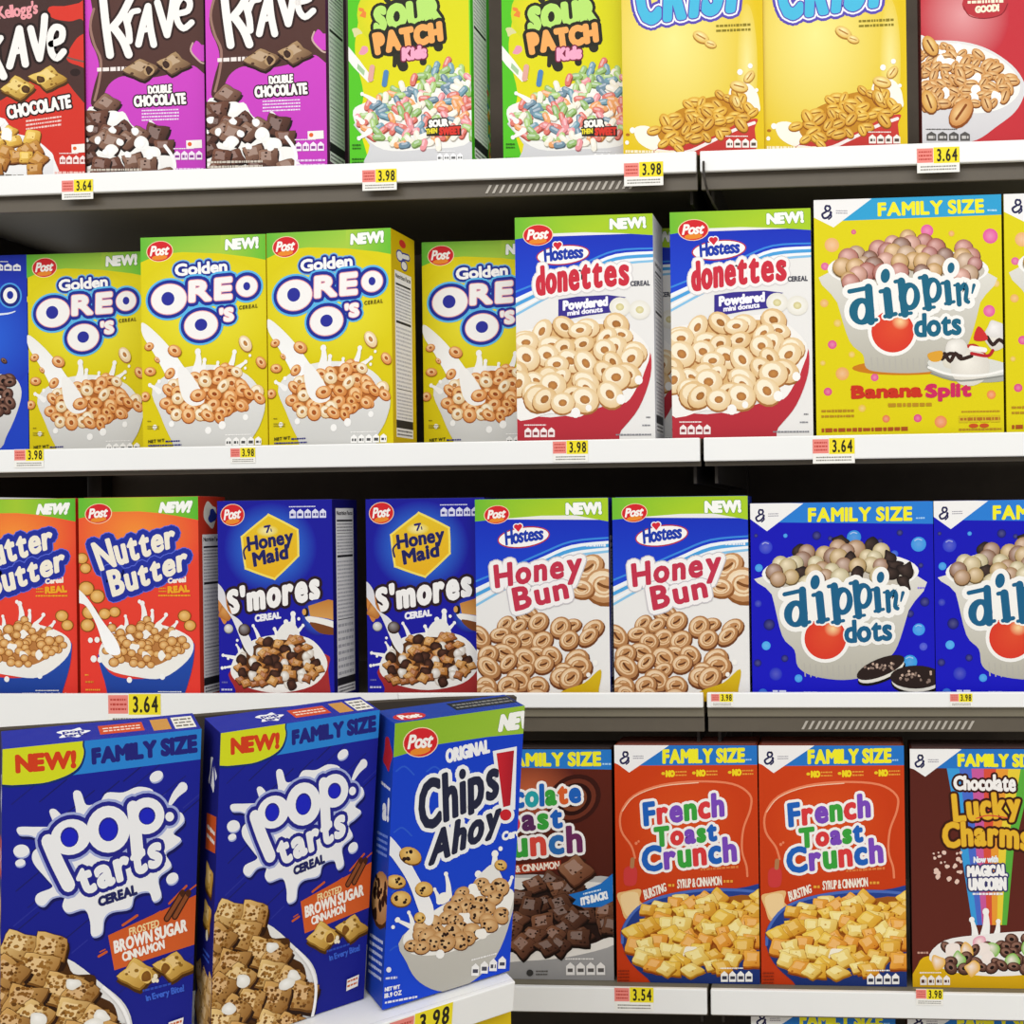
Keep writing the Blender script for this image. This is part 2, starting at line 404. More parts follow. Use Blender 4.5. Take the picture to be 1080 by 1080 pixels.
        for (x0, y0, x1, y1, w, ex, ey, er) in (i1, i2):
            A += [('s', [(x0, y0), (x1, y1)], w), ('s', [(x0 - w * .75, y0 + w * .05), (x0, y0 - w * .1)], w * .5), ('s', [(x1 - w * .5, y1 + w * .2), (x1 + w * .75, y1 - w * .1)], w * .5), ('e', ex, ey, er, er * 1.55, 8)]
        for (x0, y0, x1, y1, w, bx, by, brx, bry) in (p1, p2):
            A += [('e', bx, by, brx, bry), ('s', [(x0, y0), (x1, y1)], w), ('s', [(x0 - w * .75, y0 + w * .05), (x0, y0 - w * .1)], w * .5), ('s', [(x1 - w * .65, y1 + w * .1), (x1 + w * .8, y1 - w * .1)], w * .45)]
            Hh.append((bx + brx * .08, by, brx * .34, bry * .62))
        (nx, ny, nh, nw) = n
        A += [('s', [(nx, ny), (nx + nh * .06, ny + nh)], nw), ('s', [(nx - nw * .7, ny + nw * .1), (nx, ny)], nw * .5), ('s', [(nx + nw * .4, ny + nh * .25), (nx + nh * .32, ny - nh * .02), (nx + nh * .45, ny + nh * .2), (nx + nh * .40, ny + nh * .75), (nx + nh * .52, ny + nh * .88)], nw * .85)]
        A += [('s', [(ap[0], ap[1]), (ap[0] - ap[2] * .25, ap[1] + ap[2])], (ap[2] * .42, ap[2] * .2))]
        cx, cy, cr = circ; g = d[2] * .40
        s.ell(cx, cy, cr * 1.17, cr * 1.17, 'f3f1ec', n=32)
        s.text('dots', dots[0], dots[1], [('f3f1ec', g * .95)], .12)
        s.shapes(A, [('f3f1ec', g)])
        s.ell(cx, cy, cr, cr, 'd83a28', c2='e0502f', off=(.2, -.3), n=32); s.ell(cx + cr * .36, cy - cr * .46, cr * .42, cr * .40, 'df4c2e', c2='f8d49a', n=20)
        s.shapes(A, [('f3f1ec', g * .35), (ink, 0)])
        for (x, y, a, b) in Hh: s.ell(x, y, a, b, 'f3f1ec', 6)
        s.text('dots', dots[0], dots[1], [('f3f1ec', g * .5), (ink, d[2] * .10)], .12)
    def bake(s, w, h, prefix=''):
        """meshes in face coordinates: x right, z up, y = 0 with the print standing off by microns towards -y"""
        out = []
        for nm in s.order:
            V, T, C = s.parts[nm]; nm = nm[0]
            if not T: continue
            me = bpy.data.meshes.new(nm); me.from_pydata([(u * w, -z, (1 - v) * h) for u, v, z in V], [], T)
            ca = me.color_attributes.new('Col', 'FLOAT_COLOR', 'POINT')
            fl = []
            for c in C: fl += [c[0], c[1], c[2], 1.0]
            ca.data.foreach_set('color', fl); me.materials.append(MAT_PRINT); me.update()
            out.append((nm, me))
        return out
# ---------------------------------------------------------------- printed fronts
DES = {}
class Design: pass
def design(key, quad_px, crop, front, side, top, depth):
    """quad_px: corners TL TR BR BL of the carton front, in drawing units of the crop"""
    d = Design(); d.key = key; x0, y0, k = crop
    d.px = [(x0 + x / k, y0 + y / k) for x, y in quad_px]
    d.art = Art(quad_px); d.front, d.side, d.top, d.depth = front, side, top, depth
    d.quad = quad_px
    DES[key] = d
    a = d.art; a.part('front_panel')
    return a
def scaled(q, k): return [(x * k, y * k) for x, y in q]
PIL_CHOC = ('1d0f0c', '4a2a20', '7d5240', '35190f'); PIL_TAN = ('5a3410', 'b87a2c', 'e2b468', '8a5418')
RING_TAN = ('9a4f1c', 'd88b45', 'f2c893', 'b85f22'); RING_PALE = ('a9713c', 'e6c795', 'f8ecd2', 'c98a48'); RING_DK = ('180c0a', '48281f', '8a6454', '160a08')
MILK = 'f2f0ec'

# purple chocolate carton
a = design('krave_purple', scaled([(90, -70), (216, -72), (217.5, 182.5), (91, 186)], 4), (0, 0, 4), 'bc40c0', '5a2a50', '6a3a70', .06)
a.poly([(340, -320), (900, -320), (900, 760), (340, 760)], 'd84cca', c2='c03cba')
a.part('chocolate_splash')
a.poly([(385, -320), (880, -320), (876, 140), (835, 155), (815, 195), (835, 235), (876, 250), (876, 300), (825, 262), (790, 275), (700, 300), (600, 312), (520, 300), (462, 335), (432, 400), (412, 440), (384, 415), (398, 340), (420, 262), (410, 205), (386, 150), (378, 90), (395, 20)], '5a3a34', True, '4c2e28')
a.stroke([(400, 10), (384, 80), (400, 160), (428, 230), (420, 320), (400, 400)], 11, '9a7468'); a.stroke([(820, 165), (812, 200), (850, 245), (872, 252)], 7, 'c9a8a0')
a.part('title_lettering')
K = [('s', [(440, -30), (452, 90), (468, 208)], 30), ('s', [(572, -60), (520, 40), (478, 92)], 28), ('s', [(488, 95), (525, 150), (548, 208)], 30),
     ('s', [(532, 35), (548, 100), (552, 150)], 24), ('s', [(545, 70), (562, 30), (590, 22)], 20),
     ('s', [(590, 165), (610, 80), (632, 5)], 25), ('s', [(632, 5), (640, 90), (655, 168)], 25), ('s', [(606, 108), (645, 100)], 17),
     ('s', [(672, -10), (692, 60), (712, 128)], 25), ('s', [(712, 128), (728, 50), (742, -40)], 25),
     ('s', [(752, 40), (800, 28), (808, -10), (778, -30), (752, 10), (756, 70), (782, 102), (816, 78)], 22)]
a.shapes(K, [('2e1815', 12), ('f4f0ec', 2)])
a.tiny(412, 255, 545, 285, 'f0e6e2', 1, -.02, 20)
a.part('cereal_bites')
for x, y, r in ((603, 283, 62), (738, 262, 58)):
    a.bite(x, y - 14, r * 1.05, ('241008', '6a4a34', 'b4946c', '2c1610'), 1 if x < 700 else -1)
a.part('flavour_lettering')
a.text('DOUBLE', [(630, 346), (728, 340)], [(632, 378), (728, 372)], [('2a1620', 7), ('f6f2ee', 2.6)], .16)
a.text('CHOCOLATE', [(570, 388), (785, 378)], [(572, 430), (788, 420)], [('2a1620', 9), ('f6f2ee', 3.2)], .16)
a.tiny(602, 442, 760, 496, 'ecd6f0', 4, -.02)
a.part('bowl_picture')
a.poly([(362, 470), (400, 430), (440, 480), (520, 450), (560, 510), (620, 530), (640, 490), (700, 560), (735, 620), (745, 690), (735, 745), (362, 755)], MILK, True)
a.pile([(362, 440), (470, 380), (500, 480), (610, 520), (705, 520), (725, 600), (720, 735), (362, 745)], 64, lambda s, x, y, g: s.pillow(x, y, g.uniform(46, 64), g.choice([PIL_CHOC, ('1d0f0c', '563428', '94705c', '35190f'), ('160a08', '3a2018', '6a4436', '241008')]), spk=5) if g.random() < .84 else s.blob(x, y, 30, MILK, c2='ffffff'))
a.stroke([(700, 600), (738, 660), (740, 735)], 14, 'f8f6f4')
for i in range(9): a.blob(380 + i * 32, 520 + (i * 53) % 150, 15, MILK, c2='ffffff')
a.tiny(365, 690, 600, 730, 'cfc6b8', 2)
a.part('fact_icons')
a.poly([(790, 578), (856, 576), (857, 610), (791, 613)], 'f4efe8'); a.ell(805, 594, 9, 9, 'e0622c')
a.icons(736, 622, 860, 660, 4, 'f2e6f2', '8a3a90'); a.tiny(742, 690, 862, 728, 'e8c4ec', 2)

# red chocolate carton
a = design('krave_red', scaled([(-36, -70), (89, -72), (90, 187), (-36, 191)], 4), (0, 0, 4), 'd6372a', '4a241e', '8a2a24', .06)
a.poly([(-160, -320), (370, -320), (370, 790), (-160, 790)], 'd8392b', c2='cc3024')
a.part('chocolate_splash')
a.poly([(-160, -320), (370, -320), (370, -40), (300, 10), (215, 15), (225, 60), (300, 78), (350, 70), (370, 120), (330, 150), (290, 215), (296, 250), (372, 292), (372, 425), (330, 390), (268, 315), (200, 300), (110, 340), (-20, 420), (-160, 440)], '3c2725', True, '4a2f2a')
a.stroke([(262, 205), (290, 230), (360, 250)], 8, '7a544a'); a.ell(322, 294, 22, 16, '2a1816')
a.part('title_lettering')
a.text("Kellogg's", [(-10, 12), (165, -10)], [(0, 60), (165, 40)], [('e89aa0', 2.5)], .06)
a.shapes([('s', [(-90, 120), (-75, 320)], 30), ('s', [(-35, 195), (-12, 240), (18, 305)], 30), ('s', [(-18, 150), (-10, 240)], 24), ('s', [(-12, 170), (8, 142)], 22),
          ('s', [(45, 262), (68, 180), (88, 105)], 27), ('s', [(88, 105), (100, 180), (112, 255)], 27), ('s', [(62, 205), (106, 196)], 17), ('s', [(136, 105), (152, 170), (172, 232)], 26), ('s', [(172, 232), (188, 140), (196, 55)], 26),
          ('s', [(222, 172), (264, 155), (268, 112), (238, 102), (218, 140), (222, 205), (246, 232), (274, 205)], 24)], [('241412', 13), ('f2eeea', 2)])
a.part('cereal_bites')
for x, y, r in ((78, 358, 64), (208, 318, 62)):
    a.bite(x, y - 4, r * 1.08, ('4a2a08', 'a87a28', 'e8c868', '3a2010'), 1 if x < 100 else -1)
a.part('flavour_lettering')
a.text('CHOCOLATE', [(30, 436), (296, 390)], [(38, 486), (302, 440)], [('2a1614', 10), ('f6f2ee', 3.6)], .16)
a.tiny(112, 490, 262, 540, 'f0c8c0', 3, -.12)
a.part('bowl_picture')
a.poly([(-160, 560), (0, 480), (60, 545), (140, 570), (205, 620), (230, 660), (225, 775), (-160, 790)], 'f0efee', True)
a.poly([(-160, 700), (120, 735), (228, 660), (222, 790), (-160, 800)], 'e6e6e8')
a.pile([(-160, 520), (0, 480), (60, 530), (140, 565), (195, 610), (200, 660), (165, 710), (-160, 735)], 56, lambda s, x, y, g: s.pillow(x, y, g.uniform(38, 48), g.choice([('6a3c0c', 'c08a2c', 'f0cc60', '9a6018'), ('4a260c', '9a5a20', 'd09a48', '7a4414')]), spk=2))
a.blob(30, 555, 26, 'f6f4f0'); a.blob(-10, 500, 26, 'f6f4f0'); a.tiny(-150, 718, 100, 750, '6a6458', 1)
a.part('fact_icons')
a.poly([(304, 600), (372, 596), (372, 632), (305, 636)], 'f4efe8'); a.ell(318, 616, 8, 8, 'e0622c'); a.icons(252, 646, 366, 682, 4, 'f6e4e0', 'a03a34'); a.tiny(232, 708, 358, 755, 'f0c0b8', 2)

# green and yellow sour candy carton
a = design('sour', scaled([(367.5, -80), (496.5, -84), (499, 175.5), (368.5, 179)], 4), (200, 0, 4), 'd6d21c', '4ab81e', '6ac02a', .075)
# this drawing is made in the coordinates of the crop that starts 200 px into the picture
a.H = homography([((x - 200) * 4, y * 4) for x, y in [(367.5, -80), (496.5, -84), (499, 175.5), (368.5, 179)]])
DES['sour'].px = [(367.5, -80), (496.5, -84), (499, 175.5), (368.5, 179)]
a.poly([(640, -400), (1230, -400), (1230, 760), (640, 760)], 'cfd21e', c2='e6da10')
a.poly([(650, -360), (790, -360), (720, 60), (700, 220), (735, 400), (712, 520), (760, 740), (650, 740)], '55c322', True)
a.poly([(1180, -360), (1215, -360), (1215, 740), (1190, 740)], '6acb30')
a.ell(800, 60, 90, 120, 'cfd21e', c2='e8d820')
for x, y, r, c in ((738, 60, 16, 'e8863a'), (730, 40, 12, 'e8863a'), (708, 135, 18, 'd8d49a'), (738, 215, 20, 'e69ab0')): a.blob(x, y, r, c, 7, .4)
a.part('title_lettering')
bl = [('e', 905, 165, 140, 70, -12), ('e', 920, 60, 130, 70, -8), ('s', [(800, 150), (790, 230)], 34), ('s', [(880, 220), (905, 285)], 40), ('s', [(870, 240), (868, 280)], 14), ('s', [(985, 220), (990, 268)], 26), ('s', [(1040, 150), (1055, 205)], 36), ('s', [(900, -20), (905, -90)], 50), ('s', [(840, 0), (815, -40)], 24), ('s', [(985, -30), (1010, -70)], 24)]
a.shapes(bl, [('2c2b1e', 2)])
a.text('SOUR', [(790, 38), (1048, 2)], [(790, 130), (1060, 88)], [('26251a', 24), ('b6e070', 11)], .28)
a.ell(878, 78, 9, 14, '26251a'); a.stroke([(866, 72), (890, 76)], 5, '26251a')
a.text('PATCH', [(782, 148), (1062, 104)], [(794, 226), (1068, 172)], [('26251a', 24), ('f2a95e', 9)], .26)
a.text('Kids', [(905, 210), (1000, 200)], [(905, 256), (1000, 246)], [('7a2340', 12), ('f3a8c4', 6)], .2)
a.part('bowl_picture')
a.poly([(672, 195), (720, 255), (780, 340), (755, 350), (690, 280), (672, 255)], 'f2f2ea'); a.poly([(712, 268), (742, 300), (738, 322), (708, 290)], 'a8c89a')
a.poly([(700, 520), (760, 620), (760, 740), (1215, 740), (1215, 540), (1000, 610)], 'd2d2d4', True); a.poly([(690, 470), (760, 430), (900, 380), (1080, 330), (1200, 340), (1200, 600), (1000, 640), (820, 640), (720, 560)], 'f0efea', True)
def gummy(s, x, y, g):
    c = g.choice(['3f8aa4', '7cb048', 'd84a3c', 'ea9436', 'f0ead8', 'e8808c', '2f7090', '9cc860', 'f4efe2', 'd84a3c']); r = g.uniform(0, 3.1); k = g.uniform(.8, 1.25); ux, uy = 15 * k * math.cos(r), 15 * k * math.sin(r)
    s.stroke([(x - ux + 2, y - uy + 5), (x + ux + 2, y + uy + 5)], 25, mix(c, '584838', .55)); s.stroke([(x - ux, y - uy), (x + g.uniform(-4, 4), y + g.uniform(-4, 4)), (x + ux, y + uy)], 23, mix(c, 'f4ecdc', .16)); s.stroke([(x - ux * .8 - 2, y - uy * .8 - 4), (x + ux * .5 - 2, y + uy * .5 - 4)], 9, mix(c, 'ffffff', .42))
a.pile([(705, 500), (740, 440), (830, 400), (900, 360), (1000, 305), (1090, 270), (1150, 300), (1200, 330), (1200, 590), (1050, 630), (900, 625), (780, 600)], 33, gummy)
for x, y, r, c in ((829, 335, 1.4, '4f84b8'), (770, 312, 1.3, 'e0a89a')): a.stroke([(x + 4, y - 26), (x - 4, y + 26)], 22, c)
a.crown([(730, 520, 705, 500, 16), (760, 560, 715, 590, 18), (780, 430, 730, 400, 16)])
a.part('slogan_lettering')
a.poly([(1000, 548), (1150, 540), (1152, 586), (1004, 586)], '2a241c')
a.text('SOUR', [(1016, 520), (1092, 514)], [(1016, 546), (1094, 542)], [('2a241c', 9), ('f6f4ee', 3)], .15)
a.text('THEN', [(1002, 556), (1048, 552)], [(1002, 576), (1048, 572)], [('e8d830', 1.5)], .1); a.text('SWEET', [(1060, 552), (1146, 548)], [(1060, 580), (1148, 578)], [('d8382c', 3)], .14)
a.part('fact_icons')
a.icons(1046, 660, 1160, 692, 4, 'f6f6f6', '6a6a6a'); a.tiny(686, 612, 722, 640, '2c6a14', 2); a.tiny(684, 672, 736, 716, '2c6a14', 3)

# yellow puffed wheat carton
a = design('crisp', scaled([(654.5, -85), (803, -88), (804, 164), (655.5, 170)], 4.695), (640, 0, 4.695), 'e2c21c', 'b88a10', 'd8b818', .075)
def off(q, x0, y0, k): return [((x - x0) * k, (y - y0) * k) for x, y in q]
a.H = homography(off([(654.5, -85), (803, -88), (804, 164), (655.5, 170)], 640, 0, 4.695)); DES['crisp'].px = [(654.5, -85), (803, -88), (804, 164), (655.5, 170)]
a.poly([(40, -450), (800, -450), (800, 850), (40, 850)], 'e0c01a')
a.ell(330, 200, 420, 620, 'e0c01a', c2='f2e68c', n=36); a.ell(690, 330, 50, 300, mix('e0c01a', 'f2e68c', .28), c2='f0e290', n=24)
a.part('title_lettering')
a.text('CRISP', [(150, -120), (420, -150), (715, -170)], [(165, 120), (400, 88), (690, 52)], [('5a4ab0', 44), ('f2f0f4', 30), ('5a4ab0', 21), ('4ab8dc', 15)], .34)
a.tiny(540, 128, 708, 176, '8a7a20', 2, -.03, 14)
a.part('bowl_picture')
a.poly([(245, 740), (400, 690), (560, 640), (728, 600), (724, 650), (690, 800), (262, 800)], 'cc3d34', True, 'b8302c')
a.stroke([(245, 762), (380, 770), (500, 720), (620, 660), (722, 622)], 16, 'f0e8e4')
a.poly([(600, 470), (640, 420), (700, 430), (735, 470), (748, 520), (740, 570), (620, 560)], 'f6f2e4', True)
a.poly([(130, 650), (200, 640), (260, 700), (230, 760), (150, 720)], 'f4f0e2', True)
a.pile([(210, 705), (230, 640), (300, 570), (380, 530), (470, 490), (560, 470), (640, 470), (720, 510), (735, 560), (690, 610), (560, 690), (430, 735), (280, 762)], 50, lambda s, x, y, g: s.puff(x, y, g.uniform(30, 44), g.choice([('9a5f14', 'd8a02c', 'f4d878'), ('8a4f10', 'cc8f24', 'f0d070')])), .45, 'c08420')
for x, y, r, t in ((465, 192, 42, 30), (512, 228, 30, 20), (650, 440, 44, 15), (700, 392, 34, -55), (636, 515, 30, 70)): a.part('flying_piece', True); a.puff(x, y, r, ('b0782c', 'e0b858', 'f8ecb0'), t)
a.part('bowl_picture'); a.drops([(120, 660, 14), (92, 722, 10), (705, 340, 12), (655, 370, 14), (735, 460, 9)])
a.tiny(84, 752, 330, 782, 'f6eccc', 1, 0, 14)
a.part('fact_icons')
a.icons(582, 700, 738, 745, 4, 'f4eee6', '5a4a40'); a.ell(96, 682, 10, 7, 'b06a18')

# red puffed wheat carton
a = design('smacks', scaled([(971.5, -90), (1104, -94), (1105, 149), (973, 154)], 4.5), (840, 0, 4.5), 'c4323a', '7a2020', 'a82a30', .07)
q = [(971.5, -90), (1104, -94), (1105, 149), (973, 154)]
a.H = homography(off(q, 840, 0, 4.5)); DES['smacks'].px = q
a.poly([(560, -460), (1230, -460), (1230, 720), (560, 720)], 'c0303c', c2='c43038')
a.ell(800, 60, 220, 240, 'c0303c', c2='e09a9c', n=32)
a.part('slogan_lettering')
a.ell(905, 10, 112, 68, 'b8343c'); a.stroke([(800, 20), (830, 65), (900, 78), (980, 60), (1010, 10)], 5, '8a2028')
a.text('GOOD!', [(858, 22), (968, 12)], [(858, 50), (968, 42)], [('f2ead0', 3)], .14); a.tiny(820, -12, 990, 14, 'f2ead0', 1, -.03, 16)
a.part('bowl_picture')
a.poly([(560, 190), (660, 180), (800, 188), (920, 225), (1030, 300), (1085, 380), (1085, 440), (1040, 520), (950, 590), (860, 650), (740, 672), (560, 665)], 'e4e2e0', True, 'cfcdd0')
a.poly([(560, 200), (680, 190), (820, 205), (930, 245), (1020, 310), (1062, 375), (1055, 440), (980, 500), (860, 525), (740, 500), (560, 500)], 'f4f1ea', True)
a.pile([(560, 230), (640, 190), (760, 215), (880, 245), (980, 300), (1040, 370), (1035, 450), (950, 500), (870, 500), (720, 480), (640, 500), (560, 500)], 40, lambda s, x, y, g: s.puff(x, y, g.uniform(28, 40), ('7a4416', 'c88a48', 'f0d09a')) if g.random() < .85 else s.blob(x, y, 26, 'fbf8f2'))
a.puff(640, 205, 52, ('7a4416', 'cf9440', 'f0d08a'), 60); a.puff(632, 470, 56, ('7a4416', 'cf9440', 'f0d08a'), 70); a.puff(785, 520, 74, ('8a4a18', 'c98848', 'eec88a'), -55)
a.part('fact_icons')
a.icons(616, 612, 830, 655, 4, '55524f', 'c8c4c0')

# golden sandwich cookie carton
q = [(276.5, 247), (414.5, 241.5), (428, 468), (287, 471)]
a = design('oreo_gold', off(q, 220, 220, 3.858), (220, 220, 3.858), 'dcc80c', 'd8b80c', 'c4b41c', .072)
DES['oreo_gold'].px = q
a.poly([(180, 60), (860, 60), (860, 1010), (180, 1010)], 'dccf10', c2='d8c40c'); a.ell(500, 390, 310, 230, 'dacb0f', c2='ece23c', n=32)
a.part('banner')
a.poly([(200, 90), (480, 70), (770, 60), (770, 190), (700, 178), (560, 164), (400, 160), (300, 170), (222, 204)], '62b838', c2='a9cc44', ax=((230, 0), (480, 0))); a.poly([(560, 70), (770, 60), (770, 190), (700, 178), (560, 164)], 'a9cc44', c2='62bb34', ax=((560, 0), (760, 0)))
a.post(302, 158, 54, 40); a.text('NEW!', [(584, 110), (718, 98)], [(584, 147), (720, 138)], [('4a9030', 6), ('f8f8f2', 4)], .14)
a.part('title_lettering')
a.text('Golden', [(370, 212), (588, 192)], [(374, 256), (592, 236)], [('6aa8e0', 17), ('1e2a8c', 12), ('f6f4f2', 3)], .12)
for c, g in (('5ab4e8', 25), ('1f2d92', 17), ('e9a0a4', 3.5), ('f4f1ee', 0)):
    a.ell(349, 352, 75 + g, 61 + g, c, -8, n=32); a.ell(491, 457, 71 + g, 57 + g, c, -8, n=32); a.ell(681, 297, 45 + g, 41 + g, c, -8, n=28)
    a.text('RE', [(438, 282), (612, 264)], [(440, 358), (614, 344)], [(c, g + 6.5)], .22); a.text("'S", [(572, 394), (624, 386)], [(574, 440), (628, 434)], [(c, g * .75 + 5)], .16)
for x, y, rx, ry in ((345, 350, 28, 28), (491, 455, 27, 25), (681, 296, 15, 17)): a.ell(x, y, rx, ry, '2a2f98', -8)
a.text('CEREAL', [(652, 377), (730, 368)], [(652, 391), (730, 382)], [('6a5c10', .9)], .4)
a.part('bowl_picture')
a.poly([(292, 720), (400, 640), (560, 620), (700, 660), (778, 760), (770, 850), (735, 920), (690, 985), (430, 985), (380, 930), (330, 830)], 'e9e8e4', True, 'c9c8c4')
a.poly([(238, 448), (300, 490), (370, 560), (440, 650), (520, 760), (470, 800), (400, 770), (345, 660), (290, 570), (242, 500)], 'eeede8', True, 'ffffff')
a.crown([(480, 640, 482, 566, 26), (500, 650, 512, 600, 18), (618, 640, 640, 566, 20), (640, 640, 690, 606, 16), (560, 640, 570, 610, 14), (320, 730, 280, 705, 16)])
a.pile([(325, 770), (335, 710), (400, 680), (470, 650), (540, 622), (650, 640), (720, 678), (762, 745), (740, 790), (620, 850), (520, 872), (430, 845), (350, 825)], 46, lambda s, x, y, g: s.ring(x, y, g.uniform(25, 33), g.choice([RING_TAN, RING_TAN, RING_PALE, ('8a3f14', 'cc7a34', 'ecb878', 'a04c18')])), .42, 'b0662a')
a.poly([(400, 640), (440, 640), (520, 760), (470, 790), (420, 750)], 'f4f2ee', True)
for x, y, r in ((490, 745, 34), (365, 655, 25), (272, 545, 20), (382, 562, 30), (280, 648, 24), (686, 530, 36), (757, 607, 27), (308, 600, 14), (262, 752, 20)): a.part('flying_ring', True); a.ring(x, y, r, RING_TAN if r != 36 else RING_PALE)
a.part('bowl_picture'); a.drops([(308, 880, 10), (540, 892, 14), (600, 870, 16), (700, 836, 12), (380, 866, 12), (708, 580, 6), (690, 632, 6), (320, 690, 8)])
a.part('fact_icons')
a.text('NET WT', [(282, 934), (350, 928)], [(282, 946), (350, 940)], [('4a4410', .8)], .3); a.tiny(282, 950, 426, 964, '3a3a80', 1, -.03); a.tiny(356, 932, 420, 946, '2a2a78', 1, -.04)
a.icons(615, 920, 776, 956, 5, 'f6f4f0', '4a4a4a', -.03); a.tiny(275, 850, 290, 860, '8a7a10'); a.tiny(276, 872, 326, 890, '9a8a20', 2)

# blue sandwich cookie carton
q = [(-108, 259), (26.5, 253), (30.5, 472), (-106, 475)]
a = design('oreo_blue', off(q, 0, 220, 3.858), (0, 220, 3.858), '1c37b4', '142880', '22339a', .07)
DES['oreo_blue'].px = q
a.poly([(-460, 90), (150, 90), (150, 1010), (-460, 1010)], '1b2fa8', c2='1f46c8'); a.ell(-80, 480, 240, 240, '1d3ab6', c2='2a66dc', n=28)
a.part('title_lettering')
for c, g in (('4a9ae0', 20), ('16247c', 13), ('f4f1ee', 0)):
    a.ell(-290, 380, 58 + g, 52 + g, c, -8); a.text('RE', [(-210, 300), (-50, 280)], [(-205, 370), (-45, 350)], [(c, g + 7)], .3); a.ell(30, 300, 30 + g, 34 + g, c, -8, n=28)
a.ell(30, 298, 14, 17, '1d2f98'); a.stroke([(-60, 384), (20, 376), (52, 366)], (10, 4), 'dfe8f4')
a.part('bowl_picture')
a.poly([(-330, 700), (-100, 640), (30, 638), (78, 690), (70, 770), (20, 890), (-40, 960), (-330, 960)], 'e4e2de', True, 'c4c2c0')
a.pile([(-330, 700), (-100, 640), (20, 640), (58, 690), (48, 740), (0, 790), (-300, 830)], 44, lambda s, x, y, g: s.ring(x, y, g.uniform(26, 32), RING_DK))
a.part('flying_ring'); a.ring(5, 575, 15, RING_DK)
a.part('fact_icons'); a.icons(-110, 166, 78, 196, 5, 'f0f0f2', '3a48a0')

# red mini donut carton
q = [(706, 225.5), (856.7, 217), (857.5, 459.4), (710.8, 460.8)]
a = design('donette', off(q, 690, 190, 3.6), (690, 190, 3.6), 'e6e4e2', 'd8d8dc', '8aa832', .075)
DES['donette'].px = q
def host_base(a, L0, R0, yt, yb, band_l, band_r, band_m, blue_r, blue_l):
    a.poly([(L0 - 40, yt - 40), (R0 + 40, yt - 40), (R0 + 40, yb + 40), (L0 - 40, yb + 40)], 'e9e7e4')
    m = (L0 + R0) / 2
    a.part('banner')
    bl = [(L0 - 10, band_l - 10), (R0 + 10, band_r - 10), (R0 + 10, blue_r), (m + (R0 - m) * .45, blue_r + 14), (m, blue_r + (blue_l - blue_r) * .34), (L0 + (m - L0) * .5, blue_r + (blue_l - blue_r) * .66), (L0 - 10, blue_l + 6)]
    a.poly(bl, '152fb8', c2='1d48d0')
    for k, c, w in ((8, 'eef2f6', 12), (24, '4aa0dc', 13), (40, 'f0f2f4', 9), (54, '86c0e4', 9), (-16, '3a86da', 7)):
        a.stroke([(L0 - 10, blue_l + k * 1.3), (L0 + (m - L0) * .5, blue_r + (blue_l - blue_r) * .66 + k), (m, blue_r + (blue_l - blue_r) * .34 + k * .9), (m + (R0 - m) * .45, blue_r + 14 + k * .8), (R0 + 10, blue_r + k * .7)], w, c)
    a.poly([(L0 - 20, yt - 60), (R0 + 20, yt - 60), (R0 + 20, band_r), (m + (R0 - m) * .5, band_m), (m, band_m), (L0 + (m - L0) * .5, band_m + 8), (L0 - 20, band_l)], '68b832', c2='a8cb28', ax=((L0, 0), (m - 40, 0)))
host_base(a, 58, 602, 100, 980, 216, 184, 178, 246, 440)
a.post(148, 193, 56, 39); a.text('NEW!', [(432, 126), (568, 114)], [(432, 162), (571, 152)], [('5a9a28', 6), ('f8f8f2', 4)], .14)
a.hostess(246, 268, 100, 34)
a.part('title_lettering')
a.text('donettes', [(142, 322), (300, 290), (500, 270)], [(148, 424), (300, 398), (500, 376)], [('d8d4d4', 22), ('f4f0ee', 18), ('cc2f40', 6)], .26)
a.text('CEREAL', [(510, 366), (586, 362)], [(510, 384), (586, 380)], [('4a4a55', 1.2)], .2)
a.part('flavour_banner')
a.poly([(228, 440), (300, 428), (420, 420), (492, 428), (448, 446), (440, 486), (340, 500), (228, 522)], '3a2f8c')
a.text('Powdered', [(248, 447), (418, 428)], [(248, 480), (418, 460)], [('f6f4fa', 3)], .12); a.text('mini donuts', [(264, 484), (398, 466)], [(264, 501), (400, 484)], [('f0eef8', 1.5)], .14)
for x, y in ((468, 466), (546, 476)): a.ell(x, y, 42, 38, 'e4e0d4', c2='f8f6f0', n=20); a.ell(x, y, 16, 14, 'cfc48c', c2='e8e0b0')
a.part('bowl_picture')
a.poly([(60, 870), (200, 885), (400, 845), (540, 750), (584, 640), (586, 730), (540, 850), (470, 935), (420, 990), (60, 990)], 'c43440', True, 'b02c38')
a.poly([(60, 600), (140, 550), (330, 520), (460, 520), (580, 620), (560, 720), (540, 760), (490, 830), (420, 820), (350, 860), (300, 885), (200, 870), (60, 880)], 'f2efea', True)
a.pile([(62, 620), (130, 560), (220, 530), (330, 515), (440, 515), (520, 560), (572, 620), (555, 690), (480, 780), (350, 830), (200, 850), (62, 850)], 66, lambda s, x, y, g: s.ring(x, y, g.uniform(44, 56), g.choice([RING_PALE, RING_PALE, ('9a6430', 'deb880', 'f4e2c0', 'b87a3c')])), .4, 'd8ae74')
a.drops([(470, 818, 18), (295, 868, 18), (345, 850, 12), (540, 745, 16)])
a.part('fact_icons'); a.icons(100, 922, 218, 958, 4, 'f4e8e6', '8a3a40'); a.tiny(450, 944, 588, 958, '8a8a90', 1); a.tiny(568, 880, 584, 892, '6a6a70'); a.tiny(552, 910, 584, 922, '8a8a90')

